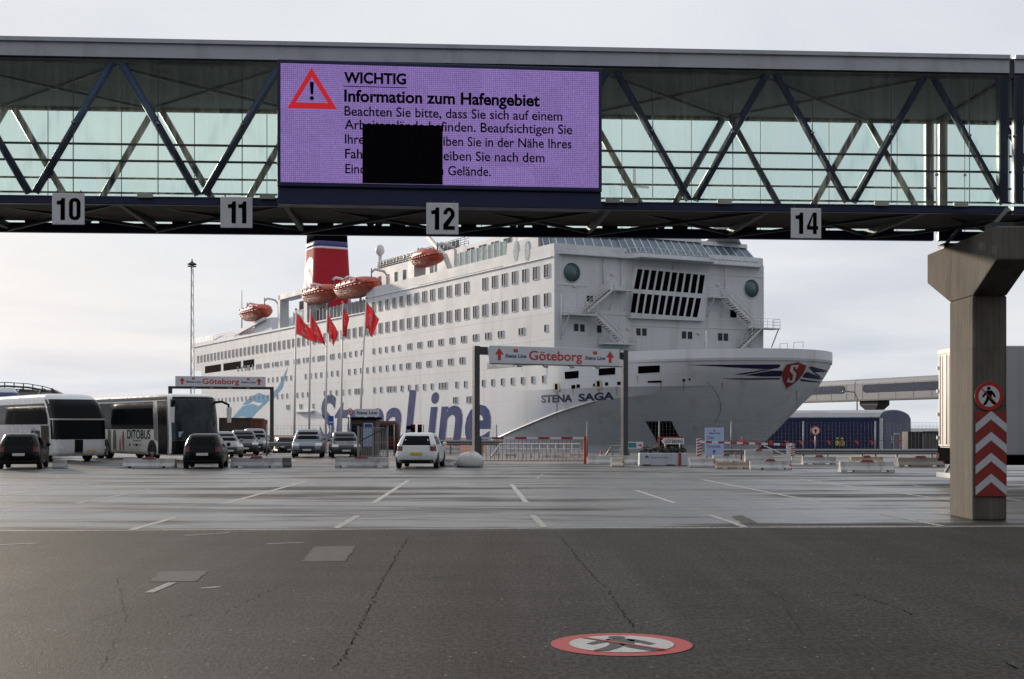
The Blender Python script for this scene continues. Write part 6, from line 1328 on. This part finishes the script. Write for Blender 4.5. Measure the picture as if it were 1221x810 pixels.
for p0, p1 in ((940, 1007), (1029, 1180)):
    x0, x1 = sx(p0), sx(p1); m_ = MB(); r_ = hh*.19; m_.prism([(x0+r_+r_*math.cos(q), r_*math.sin(q)) for q in lin(math.pi/2, 1.5*math.pi, 10)]+[(x1-r_+r_*math.cos(q), r_*math.sin(q)) for q in lin(-math.pi/2, math.pi/2, 10)], (0, -.06, zb_+hh*.52), (1, 0, 0), (0, 0, 1), (0, .07, 0)); m_.build('window_band', mat('walkway_glass', (.07, .08, .12), .2), t)
for k in range(int(L_/4)): MB().box(k*4, k*4+.06, -.015, .0, zb_+.05, zb_+hh-.75).build('cladding_seam', M['dark_steel'], t) if 60 < k*4 < 140 else None
xp = sx(1033); m_ = MB(); m_.loft([[(xp-2.2, .4, zb_-.24), (xp+2.2, .4, zb_-.24), (xp+2.2, 2.6, zb_-.24), (xp-2.2, 2.6, zb_-.24)], [(xp-2.2, .4, zb_-.9), (xp+2.2, .4, zb_-.9), (xp+2.2, 2.6, zb_-.9), (xp-2.2, 2.6, zb_-.9)], [(xp-.7, .9, zb_-2.1), (xp+.7, .9, zb_-2.1), (xp+.7, 2.1, zb_-2.1), (xp-.7, 2.1, zb_-2.1)], [(xp-.7, .9, zq), (xp+.7, .9, zq), (xp+.7, 2.1, zq), (xp-.7, 2.1, zq)]]); m_.build('pylon', mat('pylon_concrete', (.11, .11, .11), .8), t)
xp2 = sx(965)-40; MB().box(xp2-.7, xp2+.7, .9, 2.1, zq, zb_-.22).build('pylon', M['concrete'], t)
d = 175; t = thing('street_lamp', 'small curved street lamp in front of the elevated walkway', 'street lamp', (PX(1022, d), d, zq)); z1_ = PZ(474, d)-zq; m_ = MB(); m_.tube([(0, 0, 0), (0, 0, z1_), (-.4, 0, z1_+.7), (-1.3, 0, PZ(467, d)-zq)], .09, 8); m_.build('pole', M['steel'], t); MB().box(-1.9, -1.2, -.12, .12, PZ(467, d)-zq-.05, PZ(467, d)-zq+.1).build('lamp_head', M['steel'], t)

# ================================================================== two workers by the shed
skin_m = mat('skin', (.45, .27, .2), .6); hiv = mat('hi_vis_yellow', (.55, .62, .06), .6); drk = mat('work_trousers', (.02, .022, .03), .8)
def person(label, px, d, face, bend=0.):
    z0 = gz(d); t = thing('person', label, 'person', (PX(px, d), d, z0), R(face))
    V = [(0, 0, .95), (0, .0, 1.15), (0, 0, 1.38), (0, 0, 1.50), (0, .02, 1.62), (0, .02, 1.72), (-.2, 0, 1.40), (-.27, .02, 1.12), (-.25, .18, .95), (-.24, .24, .88), (.2, 0, 1.40), (.28, .0, 1.12), (.26, .12, .92), (.25, .15, .84), (-.10, 0, .90), (-.11, .03, .50), (-.12, -.02, .09), (-.12, .14, .04), (.10, 0, .90), (.12, .0, .50), (.13, -.06, .09), (.13, .10, .04)]
    E = [(0, 1), (1, 2), (2, 3), (3, 4), (4, 5), (2, 6), (6, 7), (7, 8), (8, 9), (2, 10), (10, 11), (11, 12), (12, 13), (0, 14), (14, 15), (15, 16), (16, 17), (0, 18), (18, 19), (19, 20), (20, 21)]
    rad = [.15, .15, .17, .06, .10, .08, .075, .05, .04, .04, .075, .05, .04, .04, .10, .07, .05, .04, .10, .07, .05, .04]
    me = bpy.data.meshes.new('body'); me.from_pydata(V, E, []); o = bpy.data.objects.new('body', me); COL.objects.link(o); sk = o.modifiers.new('s', 'SKIN')
    for i, q in enumerate(rad): me.skin_vertices[0].data[i].radius = (q, q*.8); 
    me.skin_vertices[0].data[0].use_root = True; o.modifiers.new('u', 'SUBSURF').levels = 1; o.modifiers['u'].render_levels = 1
    dg = bpy.context.evaluated_depsgraph_get(); m2 = bpy.data.meshes.new_from_object(o.evaluated_get(dg)); bpy.data.objects.remove(o)
    m2.materials.clear(); [m2.materials.append(q) for q in (drk, hiv, skin_m)]
    for p in m2.polygons: z = p.center.z; p.use_smooth = True; p.material_index = 2 if z > 1.53 or (abs(p.center.x) > .2 and z < 1.0) else (1 if z > .92 else 0)
    b = bpy.data.objects.new('body', m2); COL.objects.link(b); b.parent = t
    m_ = MB(); m_.lathe([(.145, 1.66), (.14, 1.74), (.10, 1.81), (.001, 1.83)], (0, .02, 0), 14); m_.lathe([(.001, 1.655), (.17, 1.655), (.17, 1.67), (.001, 1.67)], (0, .05, 0), 14); m_.build('helmet', hiv, t)
person('worker in a yellow vest and helmet before the shed, nearer the white corner post', 1004, 150, 160); person('worker in yellow half hidden beyond the other worker before the shed', 998, 151.5, 220)

# ================================================================== building added behind the camera to shade the pillar and footbridge
t = thing('shade_building', 'long dark building added unseen behind the camera to shade the footbridge and pillar', 'building', (0, -7, 0))
brick = mat('shade_building_cladding', (.085, .085, .09), .7, var=.15, scale=.4, stretch=(1, 1, 3))
MB().box(-42, 42, -16, 0, 0, 18).build('wall', brick, t); MB().box(-43, 43, -17, .6, 18.01, 18.5).build('roof', M['dark_steel'], t)
for z in (1.2, 5.6, 10.2, 14.4):
    for k in range(7): x = -41+k*11.9; m_ = MB(); m_.box(x, x+10.5, .002, .06, z, z+2.4); m_.build('window', M['dark_glass'], t)
